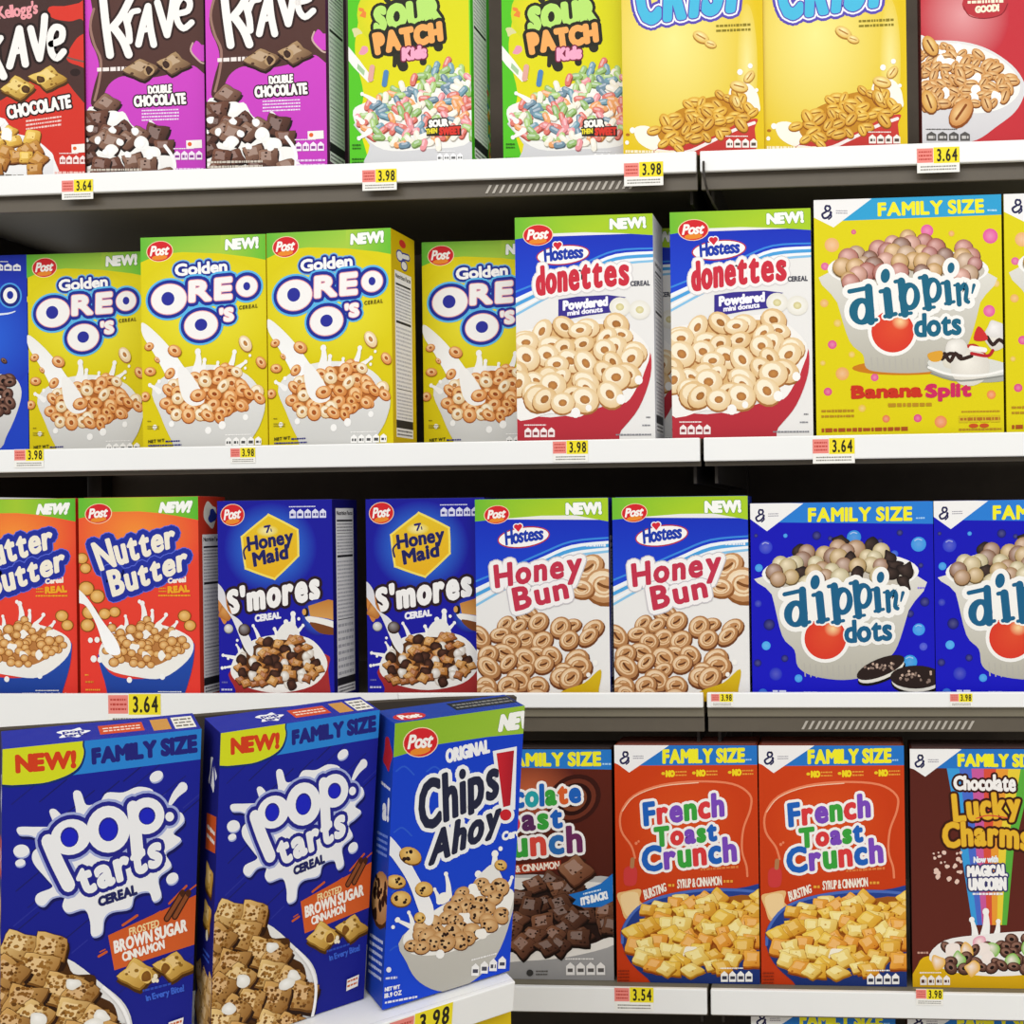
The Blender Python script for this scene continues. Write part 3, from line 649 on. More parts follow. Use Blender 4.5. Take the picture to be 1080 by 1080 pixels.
# iced bun carton
q = [(502.6, 526.5), (641.5, 525.8), (644, 741), (502, 741)]
k = 3.484
a = design('honey_bun', [(42, 90), (528, 90), (536, 840), (42, 840)], (490, 500, k), 'e9e7e4', '2a3a9a', '3a4a9a', .06)
DES['honey_bun'].px = [(502.2, 526.3), (641.8, 525.6), (643.5, 741), (502.2, 741)]
host_base(a, 42, 530, 90, 850, 172, 180, 152, 246, 415)
a.post(122, 146, 45, 32); a.text('NEW!', [(378, 110), (500, 108)], [(378, 146), (503, 146)], [('5a9a28', 6), ('f8f8f2', 4)], .14)
a.hostess(220, 230, 92, 34); a.tiny(448, 254, 520, 272, 'e8ecf4', 1)
a.part('bun_picture')
for x, y, r in ((455, 345, 62), (512, 410, 70), (430, 420, 46)): a.swirl(x, y, r, ('8a5428', 'cf9c6c', 'ecd2ac', 'f6ead6'))
a.part('bowl_picture')
a.pile([(42, 610), (80, 550), (130, 505), (260, 515), (380, 500), (480, 560), (490, 640), (440, 720), (350, 790), (200, 850), (42, 820)], 66, lambda s, x, y, g: s.swirl(x, y, g.uniform(36, 50), ('6a3a1c', 'c08a58', 'e2be92', 'f4e4cc')))
a.poly([(300, 850), (360, 800), (440, 770), (500, 720), (494, 790), (470, 850)], 'd4b41c', True, 'c8a010')
a.drops([(480, 695, 10), (455, 740, 8)], 'f2efe8')
a.part('title_lettering')
for st, t, b in (('Honey', [(112, 335), (270, 308), (428, 285)], [(118, 412), (270, 390), (430, 368)]), ('Bun', [(178, 420), (370, 378)], [(190, 498), (382, 452)])): a.text(st, t, b, [('c9c4c8', 24), ('f4f0ee', 20)], .26)
for st, t, b in (('Honey', [(112, 335), (270, 308), (428, 285)], [(118, 412), (270, 390), (430, 368)]), ('Bun', [(178, 420), (370, 378)], [(190, 498), (382, 452)])): a.text(st, t, b, [('c2344c', 4.8)], .26)
a.part('front_panel')
# ice-cream cup cartons
def cup(a, rim, body, ribs):
    x, y, rx, ry = rim
    a.poly(body, 'dedbd2', True, 'b4b0a2')
    for (x0, y0, x1, y1) in ribs: a.stroke([(x0, y0), (x1, y1)], 5, 'b4b0a6', False)
    a.ell(x, y, rx, ry, 'f2f0ec', n=36); a.ell(x, y + ry * .06, rx * .95, ry * .85, 'c4bcae', n=36)
def fam_band(a, tri, band, bc, gl, ft, fb):
    a.part('banner'); a.poly(band, bc); a.poly(tri, 'f0eeec'); a.gm(*gl)
    a.text('FAMILY SIZE', ft, fb, [('f0e92a', 3.3)], .2)
q = [(860, 212.4), (1057.3, 203.5), (1058.2, 460), (860, 459.3)]
a = design('banana', off(q, 840, 190, 3.483), (840, 190, 3.483), 'dbca12', 'b0a010', 'c4c0a8', .075)
a.poly([(30, 20), (800, 20), (800, 980), (30, 980)], 'dcd010', c2='dccc0c')
fam_band(a, [(30, 60), (278, 70), (140, 176), (60, 136), (30, 120)], [(190, 60), (800, 40), (800, 121), (160, 152)], '2f9fd0', (118, 122, 24), [(303, 87), (688, 68)], [(303, 131), (690, 114)])
a.tiny(705, 100, 740, 114, 'bfe0ee')
for x, y, r, c in ((480, 185, 23, 'e05a9c'), (715, 203, 28, 'e0569a'), (212, 192, 9, 'd84a7c'), (133, 240, 26, 'e8b070'), (107, 318, 14, 'dc5a94'), (103, 452, 15, 'e6b05a'), (708, 482, 22, 'e0569a'), (130, 603, 16, 'dc4a8c'), (165, 710, 24, 'e6a85a'), (282, 725, 14, 'dc4a8c'), (112, 775, 15, 'd83c80'), (713, 795, 17, 'e8883c'), (322, 878, 14, 'e0783c'), (438, 878, 15, 'd83c80'), (523, 893, 23, 'e68a4a'), (735, 380, 13, 'e6c060'), (150, 525, 14, 'e2be4a'), (570, 195, 11, 'e6a850'), (235, 838, 14, 'e2bc3c'), (200, 640, 12, 'e4c040'), (95, 670, 10, 'e2be40')):
    a.part('dot', True); a.ell(x, y, r, r, c, c2=mix(c, 'ffffff', .2), n=20)
a.part('cup_picture')
a.ell(400, 690, 200, 28, 'c87a18', n=24)
cup(a, (412, 328, 296, 78), [(120, 340), (150, 450), (192, 590), (240, 640), (252, 690), (310, 706), (440, 710), (560, 692), (610, 640), (645, 560), (675, 450), (704, 340)], [(270 + i * 22, 652 + 6 * math.sin(i * .25), 274 + i * 21.6, 698 + 6 * math.sin(i * .25)) for i in range(14)])
a.pile([(135, 330), (190, 262), (300, 225), (420, 200), (540, 225), (640, 255), (695, 310), (690, 345), (600, 365), (500, 345), (350, 355), (250, 385), (160, 370)], 46, lambda s, x, y, g: s.ball(x, y, g.uniform(27, 36), ['d88a78', 'e6b46a', 'c8705e', '9a6448', 'e8a890', 'd8b088', 'c97a70']))
a.part('title_lettering')
a.dippin((238, 482, 46, 50), (330, 408, 338, 495, 31, 325, 352, 17), (383, 372, 395, 492, 29, 412, 428, 40, 52), (470, 358, 482, 470, 27, 497, 405, 36, 48), (552, 378, 558, 450, 25, 567, 322, 13), (592, 385, 72, 19), (652, 386, 30), ([(432, 495), (598, 488)], [(432, 576), (600, 566)]), (350, 556, 78))
a.part('dish_picture')
a.ell(640, 702, 168, 44, 'a8a8a0', 6, n=28); a.ell(640, 690, 165, 38, 'd8d8d0', 6, n=28)
for x, y, r, c in ((575, 655, 48, 'f0ead8'), (735, 585, 48, 'ece6da'), (650, 650, 46, 'c8322c'), (640, 690, 70, 'f0ebe0'), (580, 622, 40, 'f4f0e8'), (730, 552, 34, 'f4f0ec')): a.blob(x, y, r, mix(c, '504030', .25), 9, .15, c2=c)
for pts in ([(540, 640), (560, 668), (580, 640), (600, 660), (640, 650)], [(700, 580), (720, 608), (745, 590), (770, 610)], [(530, 660), (560, 640), (600, 650)]): a.stroke(pts, 14, '33201a')
a.poly([(650, 590), (665, 540), (690, 560), (700, 590)], 'cc2e30', True); a.stroke([(640, 620), (690, 628)], 18, 'f4eee8'); a.stroke([(640, 640), (700, 650), (720, 630)], 12, 'b8242a')
a.poly([(478, 640), (530, 630), (525, 665), (490, 668)], 'dca032', True); a.stroke([(480, 690), (560, 718), (680, 722), (780, 700)], 9, 'f2f0ea'); a.stroke([(490, 712), (600, 742), (780, 722)], 7, '8f8f88')
a.part('flavour_lettering')
a.text('Banana', [(200, 758), (452, 752)], [(200, 799), (452, 796)], [('c8321e', 4.5)], .12); a.text('Split', [(472, 756), (634, 752)], [(472, 799), (634, 797)], [('cc2a5c', 4.5)], .16)
a.stroke([(196, 768), (215, 760), (222, 775)], 6, 'c8321e'); a.stroke([(466, 772), (484, 758), (492, 772)], 6, 'cc2a5c')
a.tiny(330, 818, 490, 838, 'b88a1c', 1, 0, 16)
a.part('fact_icons')
a.tiny(88, 836, 205, 875, 'b4861c', 2); a.tiny(88, 906, 405, 926, 'a8501c', 1, 0, 15)
for i in range(4): a.poly([(590 + i * 40, 872), (625 + i * 40, 872), (625 + i * 40, 898), (590 + i * 40, 898)], 'd0b81c')
a.tiny(595, 876, 745, 894, 'b06a20', 1, 0, 12); a.tiny(600, 850, 745, 864, 'b88a20'); a.ell(645, 910, 18, 8, 'c8501e'); a.ell(685, 910, 18, 8, 'c8501e'); a.tiny(590, 915, 750, 932, 'b88a20', 1)

q = [(791.5, 528.2), (984, 531.5), (986.8, 741), (793.8, 741)]
a = design('cookie_cup', off(q, 780, 490, 3.6), (780, 490, 3.6), '1717aa', '141488', '2a2a80', .075)
a.poly([(0, 100), (800, 100), (800, 960), (0, 960)], '1414b2', c2='1816c0')
fam_band(a, [(0, 130), (247, 143), (107, 246), (40, 196), (0, 170)], [(130, 130), (800, 140), (800, 237), (110, 212)], '2a7cd2', (82, 186, 23), [(268, 164), (655, 170)], [(268, 212), (655, 218)])
a.tiny(672, 205, 705, 218, 'a8d0f0')
for x, y, r, c in ((440, 278, 27, '2f8ad8'), (682, 310, 28, '3a94e0'), (102, 308, 26, '2c3cc4'), (75, 387, 15, '3a9ae4'), (683, 632, 23, '3a9ae8'), (103, 688, 17, '46a8ec'), (228, 815, 15, '3f9ee8'), (140, 798, 25, '2430bc'), (650, 755, 27, '2f9ae0'), (90, 872, 18, '2c6cd0'), (700, 697, 15, '4450d0'), (298, 268, 17, '0e0e72'), (612, 265, 12, '0e0e72'), (115, 607, 22, '0e0e72'), (705, 528, 18, '0e0e78'), (650, 572, 15, '0e0e78'), (178, 265, 8, '3a9ae4'), (592, 345, 14, '2f5ed0'), (175, 738, 14, '0e0e78'), (70, 755, 15, '0e0e78'), (350, 280, 10, '0e0e78'), (72, 525, 14, '2430b8'), (690, 390, 10, '0e0e78'), (538, 296, 12, '0e0e80'), (64, 262, 8, '0e0e78')):
    a.part('dot', True); a.ell(x, y, r, r, c, c2=mix(c, 'ffffff', .08), n=20)
    if r >= 23 and c > '2a': a.stroke([(x - r * .5, y - r * .5), (x - r * .1, y - r * .7), (x + r * .4, y - r * .55)], r * .16, mix(c, 'ffffff', .35))
a.part('cup_picture')
cup(a, (385, 412, 298, 84), [(92, 420), (125, 490), (165, 650), (212, 705), (226, 770), (285, 806), (400, 822), (500, 802), (570, 740), (605, 690), (645, 560), (678, 430)], [(250 + i * 22, 758 + 10 * math.sin(i * .3), 254 + i * 21.6, 806 + 8 * math.sin(i * .3)) for i in range(11)])
a.pile([(110, 420), (170, 350), (280, 300), (380, 285), (480, 300), (560, 340), (650, 395), (672, 440), (600, 465), (480, 435), (350, 425), (240, 460), (150, 450)], 47, lambda s, x, y, g: s.ball(x, y, g.uniform(28, 36), ['dcb878', 'e6cf98', 'c89a6a', 'a87a5c', 'e8d8a8', 'b88a68']) if g.random() < .84 else s.blob(x, y, 30, '1c1412', 9, .35, c2='4a3a34'))
a.part('title_lettering')
a.dippin((218, 566, 46, 52), (308, 494, 318, 592, 31, 292, 446, 18), (365, 462, 377, 598, 29, 396, 520, 40, 54), (446, 452, 458, 578, 27, 474, 502, 36, 50), (526, 478, 532, 556, 25, 540, 432, 14), (566, 488, 72, 19), (624, 492, 32), ([(405, 598), (578, 588)], [(408, 678), (580, 668)]), (331, 662, 80), '1c5f86')
a.part('cookie_picture')
for x, y, rx, ry, t in ((540, 775, 96, 34, -22), (672, 812, 96, 44, 0)):
    a.ell(x + 4, y + 22, rx, ry, '140e0c', t, n=24); a.ell(x + 2, y + 14, rx * .96, ry * .95, 'e4e0d4', t, n=24); a.ell(x, y, rx, ry, '2a1d1a', t, n=24)
    for i in range(22): a.blob(x + a.rng.uniform(-.8, .8) * rx * .8, y + a.rng.uniform(-.6, .6) * ry * .7 - (a.rng.uniform(-.2, .2) * rx * .3), 5, '8a7468' if i % 3 else 'c4a896', 5)
a.part('fact_icons')
a.tiny(128, 856, 180, 880, 'dfe2f0', 1, 0, 18); a.tiny(248, 862, 300, 876, 'c8cce8'); a.tiny(678, 468, 704, 482, '8a7ae0')

# peanut butter cookie carton
q = [(83.5, 525), (212.5, 524), (213.6, 741), (84.5, 741)]
a = design('nutter', off(q, 0, 490, 4.154), (0, 490, 4.154), 'e2462c', 'cc3a26', 'b0402a', .062)
a.poly([(300, 100), (940, 100), (940, 1080), (300, 1080)], 'e84832', c2='e63a30'); a.ell(600, 300, 320, 240, mix('e84832', 'e63a30', .25), c2='f49038', n=32)
a.part('banner')
a.poly([(330, 130), (620, 125), (620, 205), (500, 206), (330, 238)], '5cb834', c2='a4c832', ax=((350, 0), (600, 0))); a.poly([(620, 125), (900, 125), (900, 248), (790, 226), (700, 212), (620, 205)], 'a4c832', c2='50b432', ax=((640, 0), (880, 0)))
a.post(437, 214, 58, 42); a.text('NEW!', [(722, 170), (856, 164)], [(712, 208), (842, 208)], [('4a9030', 6), ('f8f8f2', 5)], .16)
a.part('title_lettering')
NB = (('Nutter', [(408, 348), (590, 300), (772, 262)], [(448, 460), (610, 412), (778, 356)]), ('Butter', [(476, 470), (650, 420), (826, 362)], [(502, 574), (665, 520), (832, 452)]))
for st, t, b in NB: a.text(st, t, b, [('5a6ad8', 33), ('22309c', 29)], .2)
for st, t, b in NB: a.text(st, t, b, [('f2ead8', 6)], .2)
a.text('Cereal', [(748, 500), (826, 492)], [(748, 520), (826, 514)], [('f8e8dc', 2)], .14)
a.text('REAL', [(748, 536), (838, 530)], [(748, 562), (842, 556)], [('f0a828', 3)], .2); a.tiny(704, 566, 846, 582, 'f0a828', 1); a.tiny(706, 536, 740, 562, 'e89a28', 2)
a.part('bowl_picture')
for x, y, r, t in ((370, 432, 42, 70), (405, 560, 55, 35), (390, 676, 52, 100), (485, 650, 42, -10), (832, 684, 44, 60)): a.peanut(x, y, r, ('8a5418', 'd89a44', 'f0c880'), t)
a.poly([(430, 830), (480, 910), (560, 938), (700, 930), (800, 880), (860, 780), (855, 880), (820, 1000), (790, 1080), (520, 1080), (460, 950)], '2450b4', True, '1c3a8a')
a.poly([(435, 830), (470, 760), (560, 720), (700, 700), (820, 740), (860, 790), (830, 860), (720, 935), (600, 930), (480, 900)], 'f2efe8', True)
a.crown([(560, 710, 556, 664, 14), (640, 690, 632, 608, 22), (670, 690, 676, 640, 16), (700, 700, 740, 660, 12), (500, 730, 488, 696, 12), (760, 720, 786, 690, 14)])
a.pile([(450, 815), (500, 725), (580, 705), (650, 685), (740, 705), (800, 740), (838, 780), (800, 840), (700, 895), (600, 890), (500, 865)], 41, lambda s, x, y, g: s.peanut(x, y, g.uniform(28, 38), ('8a4c18', 'cf9048', 'f0c88a'), g.uniform(-80, 80)) if g.random() < .86 else s.blob(x, y, 20, 'f6f2ea'), .4, 'b87a40')
a.poly([(340, 545), (390, 590), (450, 680), (515, 770), (530, 830), (470, 820), (425, 700), (380, 620), (340, 600)], 'f4f2ee', True, 'ffffff')
a.drops([(398, 770, 11), (428, 768, 12), (412, 852, 14), (440, 856, 12), (572, 944, 12), (720, 930, 12), (620, 600, 8), (738, 658, 9)])
a.part('fact_icons'); a.tiny(374, 980, 440, 996, 'f0a838', 1); a.tiny(372, 915, 388, 930, 'f0a838'); a.tiny(374, 945, 410, 962, 'd88a28', 1); a.tiny(640, 1002, 720, 1014, 'f0e8e4'); a.icons(700, 1004, 850, 1040, 5, 'f0eeea', '3a4a8a')

# graham and marshmallow carton
q = [(230.2, 527.6), (354.6, 527.8), (355.2, 741), (231, 741)]
a = design('smores', off(q, 215, 490, 4.151), (215, 490, 4.151), '1e1c8e', '18166a', '1a1868', .068)
a.poly([(20, 100), (640, 100), (640, 1100), (20, 1100)], '181896', c2='1c1aa4'); a.ell(302, 365, 210, 200, '1a199d', c2='3a8af0', n=36)
a.part('banner'); a.post(132, 218, 52, 46); a.icons(388, 196, 556, 236, 5, 'dcdcf0', '3a3888')
a.part('hexagon_badge')
hx = [(286, 222), (302, 218), (418, 278), (430, 296), (432, 392), (424, 410), (330, 498), (312, 503), (198, 462), (184, 446), (170, 324), (178, 306)]
a.poly(hx, 'f2dc62', True); a.poly([(302 + (x - 302) * .93, 362 + (y - 362) * .93) for x, y in hx], 'e4c028', True, 'e8b020')
a.ell(290, 290, 50, 26, 'e4c42e', c2='f4ecb0')
a.stroke([(278, 272), (300, 268)], 10, '22206a'); a.stroke([(296, 276), (288, 296)], 8, '22206a'); a.stroke([(306, 282), (308, 292)], 5, '22206a')
a.text('Honey', [(198, 318), (400, 284)], [(204, 376), (404, 342)], [('20225e', 3.6)], .16); a.text('Maid', [(222, 388), (376, 352)], [(230, 444), (380, 410)], [('20225e', 4)], .16)
a.stroke([(205, 350), (182, 376), (188, 412)], 8, '20225e')
a.part('title_lettering')
a.text("S'mores", [(108, 560), (310, 508), (514, 470)], [(116, 648), (312, 620), (516, 584)], [('2c1a24', 21), ('f4f1ee', 8)], .28)
a.text('CEREAL', [(232, 660), (344, 648)], [(232, 688), (346, 672)], [('f0eef4', 2.6)], .18)
a.part('cracker_picture')
a.ell(515, 670, 80, 80, '1f1c92', c2='3a7ae0', n=24); a.poly([(470, 620), (560, 592), (600, 600), (600, 690), (560, 676), (478, 664)], 'c07c34', c2='d8a058'); a.poly([(462, 664), (560, 680), (600, 700), (600, 725), (520, 712), (470, 690)], 'f0ece4', True); a.poly([(478, 690), (600, 722), (600, 745), (520, 738)], '7a4420', True); a.ell(460, 648, 12, 20, '24140c'); a.ell(452, 646, 9, 14, 'd8a050')
a.part('bowl_picture')
a.poly([(62, 530), (90, 552), (112, 640), (92, 700), (66, 640)], 'cf8440', True); a.blob(95, 650, 34, 'b06a2c', c2='d89a54'); a.ball(110, 718, 20, ['e8e4e0'])
a.poly([(118, 900), (140, 990), (160, 1100), (530, 1100), (556, 900), (545, 830), (330, 820)], 'b23230', True, '90282a')
a.poly([(120, 920), (140, 840), (220, 770), (340, 745), (470, 760), (540, 830), (548, 900), (480, 970), (330, 1000), (190, 975)], 'f0ece6', True)
a.crown([(330, 760, 318, 720, 16), (360, 750, 370, 690, 22), (390, 740, 402, 655, 24), (410, 740, 446, 705, 14), (250, 770, 222, 706, 14), (150, 850, 84, 836, 14), (150, 880, 92, 890, 12), (160, 820, 146, 790, 10)])
a.poly([(330, 760), (350, 705), (400, 690), (430, 740), (420, 770)], 'ece9e4', True)
a.pile([(130, 930), (150, 840), (220, 775), (330, 750), (450, 765), (520, 830), (530, 915), (430, 965), (300, 975), (200, 965)], 37, lambda s, x, y, g: g.choice([lambda: s.pillow(x, y, 27, ('5a3010', 'b87838', 'dca862', '8a5420')), lambda: s.pillow(x, y, 28, ('4a260c', 'a8682c', 'cf9450', '7a4818')), lambda: s.blob(x, y, 20, 'c8bcae', 8, .2, c2='fbf8f2'), lambda: s.blob(x, y, 24, '24120c', c2='5a3628'), lambda: s.pillow(x, y, 25, ('3a1c0c', '8a4c24', 'b87440', '5a3014'))])(), .4, '5a3418')
a.poly([(62, 520), (95, 560), (110, 640), (170, 690), (220, 790), (215, 840), (180, 800), (130, 680), (80, 610), (62, 580)], 'd8d6dc', True, 'eeecea'); a.ball(182, 722, 26, ['4a2c22'])
a.drops([(80, 892, 7), (150, 770, 6), (428, 676, 7), (108, 850, 6)])
a.part('fact_icons'); a.tiny(76, 978, 128, 996, 'c8c6e4', 1); a.tiny(78, 948, 104, 962, '6a68b0', 1)

# cinnamon squares cartons
q = [(648.9, 784.4), (799, 787.7), (801, 1041.5), (649.9, 1038)]
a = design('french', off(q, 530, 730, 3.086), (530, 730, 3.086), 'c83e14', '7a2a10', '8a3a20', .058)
a.poly([(340, 140), (880, 140), (880, 1010), (340, 1010)], 'cc4014', c2='c03810'); a.ell(590, 430, 200, 200, 'ca3e14', c2='d8501c', n=28)
fam_band(a, [(340, 160), (546, 172), (415, 259), (380, 232), (340, 214)], [(455, 160), (880, 170), (880, 242), (420, 236)], '2674c4', (402, 211, 20), [(527, 188), (788, 188)], [(527, 229), (788, 230)])
a.tiny(793, 218, 812, 230, 'a8d0f0')
for x in (536, 636, 752): a.text('NO', [(x, 256), (x + 26, 256)], [(x, 274), (x + 26, 274)], [('f0d420', 2.4)], .14); a.tiny(x + 30, 254, x + 66, 276, 'e89a3a', 2); a.ell(x - 10, 264, 6, 5, 'e8c428')
a.part('syrup_line')
a.stroke([(432, 540), (420, 500), (388, 450), (388, 390), (430, 335), (520, 302), (640, 292), (750, 302), (806, 338), (808, 385), (785, 450), (780, 520), (794, 570), (797, 605)], 7, 'e8825a'); a.stroke([(392, 385), (432, 338), (520, 306), (640, 296)], 3, 'f6c8a8')
a.poly([(398, 575), (424, 566), (438, 580), (436, 620), (424, 632), (400, 630), (394, 610)], 'cc3c3c', True); a.stroke([(422, 568), (424, 545)], 14, 'b07a50'); a.drops([(436, 492, 5), (444, 486, 4)], 'e8825a')
a.part('title_lettering')
FT = (('French', [(462, 362), (718, 332)], [(466, 432), (720, 404)], ['2060b8', 'd83a3c', '7a48b8', '3aa03c', 'd83a3c', '7a48b8']), ('Toast', [(498, 444), (694, 424)], [(500, 502), (696, 484)], ['3aa03c', 'd83a3c', '7a48b8', '3aa03c', '2060b8']), ('Crunch', [(456, 508), (756, 476)], [(460, 584), (760, 552)], ['2060b8', '7a48b8', '3aa03c', 'd83a3c', '2060b8', '7a48b8']))
for st, t, b, cs in FT: a.text(st, t, b, [('f4f0ec', 14)], .22)
for st, t, b, cs in FT: a.text(st, t, b, [('2060b8', 5)], .22, cs)
a.tiny(645, 572, 768, 590, 'e07a3c', 1, -.06)
a.part('slogan_lettering')
a.text('BURSTING', [(458, 648), (530, 624)], [(464, 678), (534, 650)], [('f4e8d8', 1)], .14); a.tiny(540, 622, 562, 642, 'e8a83a', 1); a.text('SYRUP & CINNAMON', [(570, 614), (712, 604)], [(570, 642), (714, 632)], [('f4e8d8', .9)], .12); a.tiny(720, 610, 750, 632, 'e8a03a', 1)
a.part('bowl_picture')
a.poly([(372, 660), (400, 650), (450, 644), (446, 680), (462, 700), (440, 730), (400, 742), (384, 700)], 'e8b878', True); a.poly([(384, 664), (440, 656), (438, 720), (402, 730)], 'f0cf98', True)
a.poly([(384, 810), (392, 760), (440, 700), (520, 665), (640, 645), (760, 645), (890, 660), (890, 1010), (540, 990), (470, 940), (410, 880)], '24408e', True, '1a2c66')
a.stroke([(388, 820), (396, 765), (442, 704), (520, 670), (640, 650), (760, 650), (850, 660)], 9, '4a6ab8')
a.pile([(408, 830), (430, 740), (500, 685), (620, 660), (740, 655), (850, 665), (850, 870), (700, 912), (560, 920), (450, 890)], 40, lambda s, x, y, g: s.pillow(x, y, g.uniform(28, 46), g.choice([('8a3c08', 'd4801c', 'f0b048', 'c07420'), ('8a4a08', 'd89820', 'f4d058', 'c08428'), ('8a4408', 'cc8418', 'eec04c', 'a86c1c'), ('a0640c', 'e0b03c', 'f8e490', 'd0982c')]), spk=1) if g.random() < .95 else s.blob(x, y, 24, 'f8f0da'), .42, 'a05a18')
a.part('fact_icons'); a.icons(708, 916, 814, 952, 4, 'f4f2ee', '3a3a4a'); a.tiny(374, 908, 410, 950, '8a2a10', 4)

q = [(496, 791.5), (647.3, 790.6), (646, 1036.2), (496, 1033)]
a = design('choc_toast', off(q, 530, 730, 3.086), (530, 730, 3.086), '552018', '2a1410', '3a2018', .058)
a.poly([(-140, 140), (400, 140), (400, 1000), (-140, 1000)], '5e2418', c2='3c1812'); a.ell(90, 330, 170, 130, '56201a', c2='c0603a', n=28)
a.part('banner'); a.poly([(-140, 150), (400, 150), (400, 254), (-140, 246)], '2878c6'); a.text('FAMILY SIZE', [(12, 206), (325, 197)], [(12, 243), (325, 239)], [('f0e92a', 3.3)], .2); a.tiny(332, 228, 360, 242, 'a8d0f0')
a.part('swirl_picture')
for r, c in ((95, '3a1610'), (78, '6a3020'), (62, '2c100c'), (46, '7a4028'), (30, '341410')): a.ell(236, 352, r, r * .8, c, -35, n=24)
a.part('title_lettering')
CT = (('Chocolate', [(-100, 322), (75, 310), (254, 296)], [(-100, 386), (75, 376), (256, 358)], ['2060b8', 'd83a3c', '3aa03c', '2060b8', '28a0a8', '2060b8', '3aa03c', 'd8602c', '2060b8']), ('Toast', [(-60, 398), (192, 376)], [(-58, 464), (194, 442)], ['3aa03c', 'd83a3c', '5a2a5a', '3aa03c', '2060b8']), ('Crunch', [(-110, 474), (256, 440)], [(-106, 552), (258, 522)], ['2060b8', '7a48b8', '3aa03c', 'd8483c', '2c6ab0', '6a2a5a']))
for st, t, b, cs in CT: a.text(st, t, b, [('f4f0ec', 14)], .22)
for st, t, b, cs in CT: a.text(st, t, b, [('2060b8', 5)], .22, cs)
a.part('slogan_lettering')
a.poly([(-60, 575), (60, 566), (190, 552), (190, 580), (60, 596), (-60, 604)], 'a83a20'); a.text('COCOA & CINNAMON', [(-50, 580), (184, 556)], [(-50, 600), (186, 578)], [('f4e8d8', .9)], .12)
a.part('bowl_picture')
a.poly([(-140, 640), (60, 600), (220, 610), (400, 640), (400, 1000), (-140, 1000)], 'b8b6b4', True, '8a8888'); a.poly([(-140, 630), (60, 610), (250, 620), (400, 650), (400, 800), (250, 860), (60, 880), (-140, 870)], 'e4dfd8', True)
a.pile([(-130, 660), (50, 635), (130, 600), (260, 640), (380, 660), (380, 800), (250, 855), (50, 868), (-130, 860)], 56, lambda s, x, y, g: s.pillow(x, y, g.uniform(42, 54), g.choice([('140a06', '4e2c20', '86583e', '30180f'), ('140a06', '3c2018', '6a4430', '24120a')]), spk=9), .4, '241410')
a.pillow(238, 580, 60, ('2a140c', '6a3c28', '94664a', '3a2014'), 50, .9, 6)
a.part('ribbon')
a.poly([(214, 664), (262, 652), (320, 628), (372, 585), (372, 678), (320, 704), (262, 706), (226, 694), (238, 680)], '2070c0'); a.text("IT'S BACK!", [(254, 676), (338, 654)], [(256, 698), (342, 676)], [('f2f4f6', 2)], .14); a.tiny(262, 656, 320, 668, 'd0e4f4', 1, -.25)
a.part('fact_icons'); a.icons(200, 884, 332, 926, 4, 'e8e4e0', '5a5654'); a.ell(84, 918, 11, 11, '3a3836'); a.tiny(104, 908, 142, 928, '5a5652', 2)

q = [(961.4, 790), (1112, 790), (1111, 1044), (960.8, 1041)]
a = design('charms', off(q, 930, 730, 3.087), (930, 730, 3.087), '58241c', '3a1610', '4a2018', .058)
a.poly([(60, 140), (620, 140), (620, 1010), (60, 1010)], '56221a', c2='62281e')
a.part('rainbow')
RB = ['3a9ad8', '4a6ac8', 'c85a9a', 'd8503a', 'e89a34', 'e8cc3a', '5aac3c']
for i, c in enumerate(RB):
    f = lambda x0, x1, k: x0 + (x1 - x0) * k / 7
    a.poly([(f(215, 500, i), 240), (f(215, 500, i + 1), 240), (f(262, 430, i + 1), 520), (f(262, 430, i), 520)], c)
    a.poly([(f(256, 432, i), 500), (f(256, 432, i + 1), 500), (f(292, 404, i + 1), 760), (f(292, 404, i), 760)], c)
a.part('banner')
a.poly([(220, 160), (620, 160), (620, 252), (180, 248)], '2674c4'); a.poly([(60, 175), (266, 186), (146, 276), (110, 252), (60, 236)], 'f0eeec'); a.gm(130, 226, 20); a.text('FAMILY SIZE', [(255, 204), (522, 204)], [(255, 240), (522, 242)], [('f0e92a', 3.3)], .2)
a.part('title_lettering')
a.text('Chocolate', [(240, 276), (438, 268)], [(240, 316), (438, 322)], [('3a1610', 10), ('f4f0ec', 3)], .14)
for st, t, b in (('Lucky', [(234, 336), (448, 328)], [(240, 420), (454, 402)]), ('Charms', [(200, 432), (340, 424), (484, 436)], [(206, 508), (340, 498), (482, 516)])): a.text(st, t, b, [('3a1a10', 13)], .22, None, -.2)
for st, t, b in (('Lucky', [(234, 336), (448, 328)], [(240, 420), (454, 402)]), ('Charms', [(200, 432), (340, 424), (484, 436)], [(206, 508), (340, 498), (482, 516)])): a.text(st, t, b, [('b8781c', 6), ('e4b430', 4.5)], .22, None, -.2)
a.stroke([(310, 412), (350, 402), (410, 410)], 4, 'd8503a')
a.part('slogan_lettering')
a.text('Now with', [(300, 538), (378, 534)], [(300, 556), (378, 554)], [('e8f0f4', 1.5)], .1); a.text('MAGICAL', [(280, 570), (404, 564)], [(280, 600), (406, 600)], [('3a3a6a', 8), ('f4f2f0', 3.2)], .14); a.text('UNICORN', [(284, 610), (402, 606)], [(284, 644), (402, 644)], [('3a3a6a', 8), ('f4f2f0', 3.2)], .14); a.tiny(294, 650, 392, 666, 'f0eef0', 1)
for i in range(26): a.blob(170 + a.rng.uniform(0, 90), 510 + a.rng.uniform(0, 110), a.rng.uniform(3, 9), 'e4c4b4', 6)
a.part('bowl_picture')
a.poly([(112, 890), (160, 860), (260, 900), (400, 915), (620, 880), (620, 1010), (110, 1010)], 'deb012', True, 'c89a10')
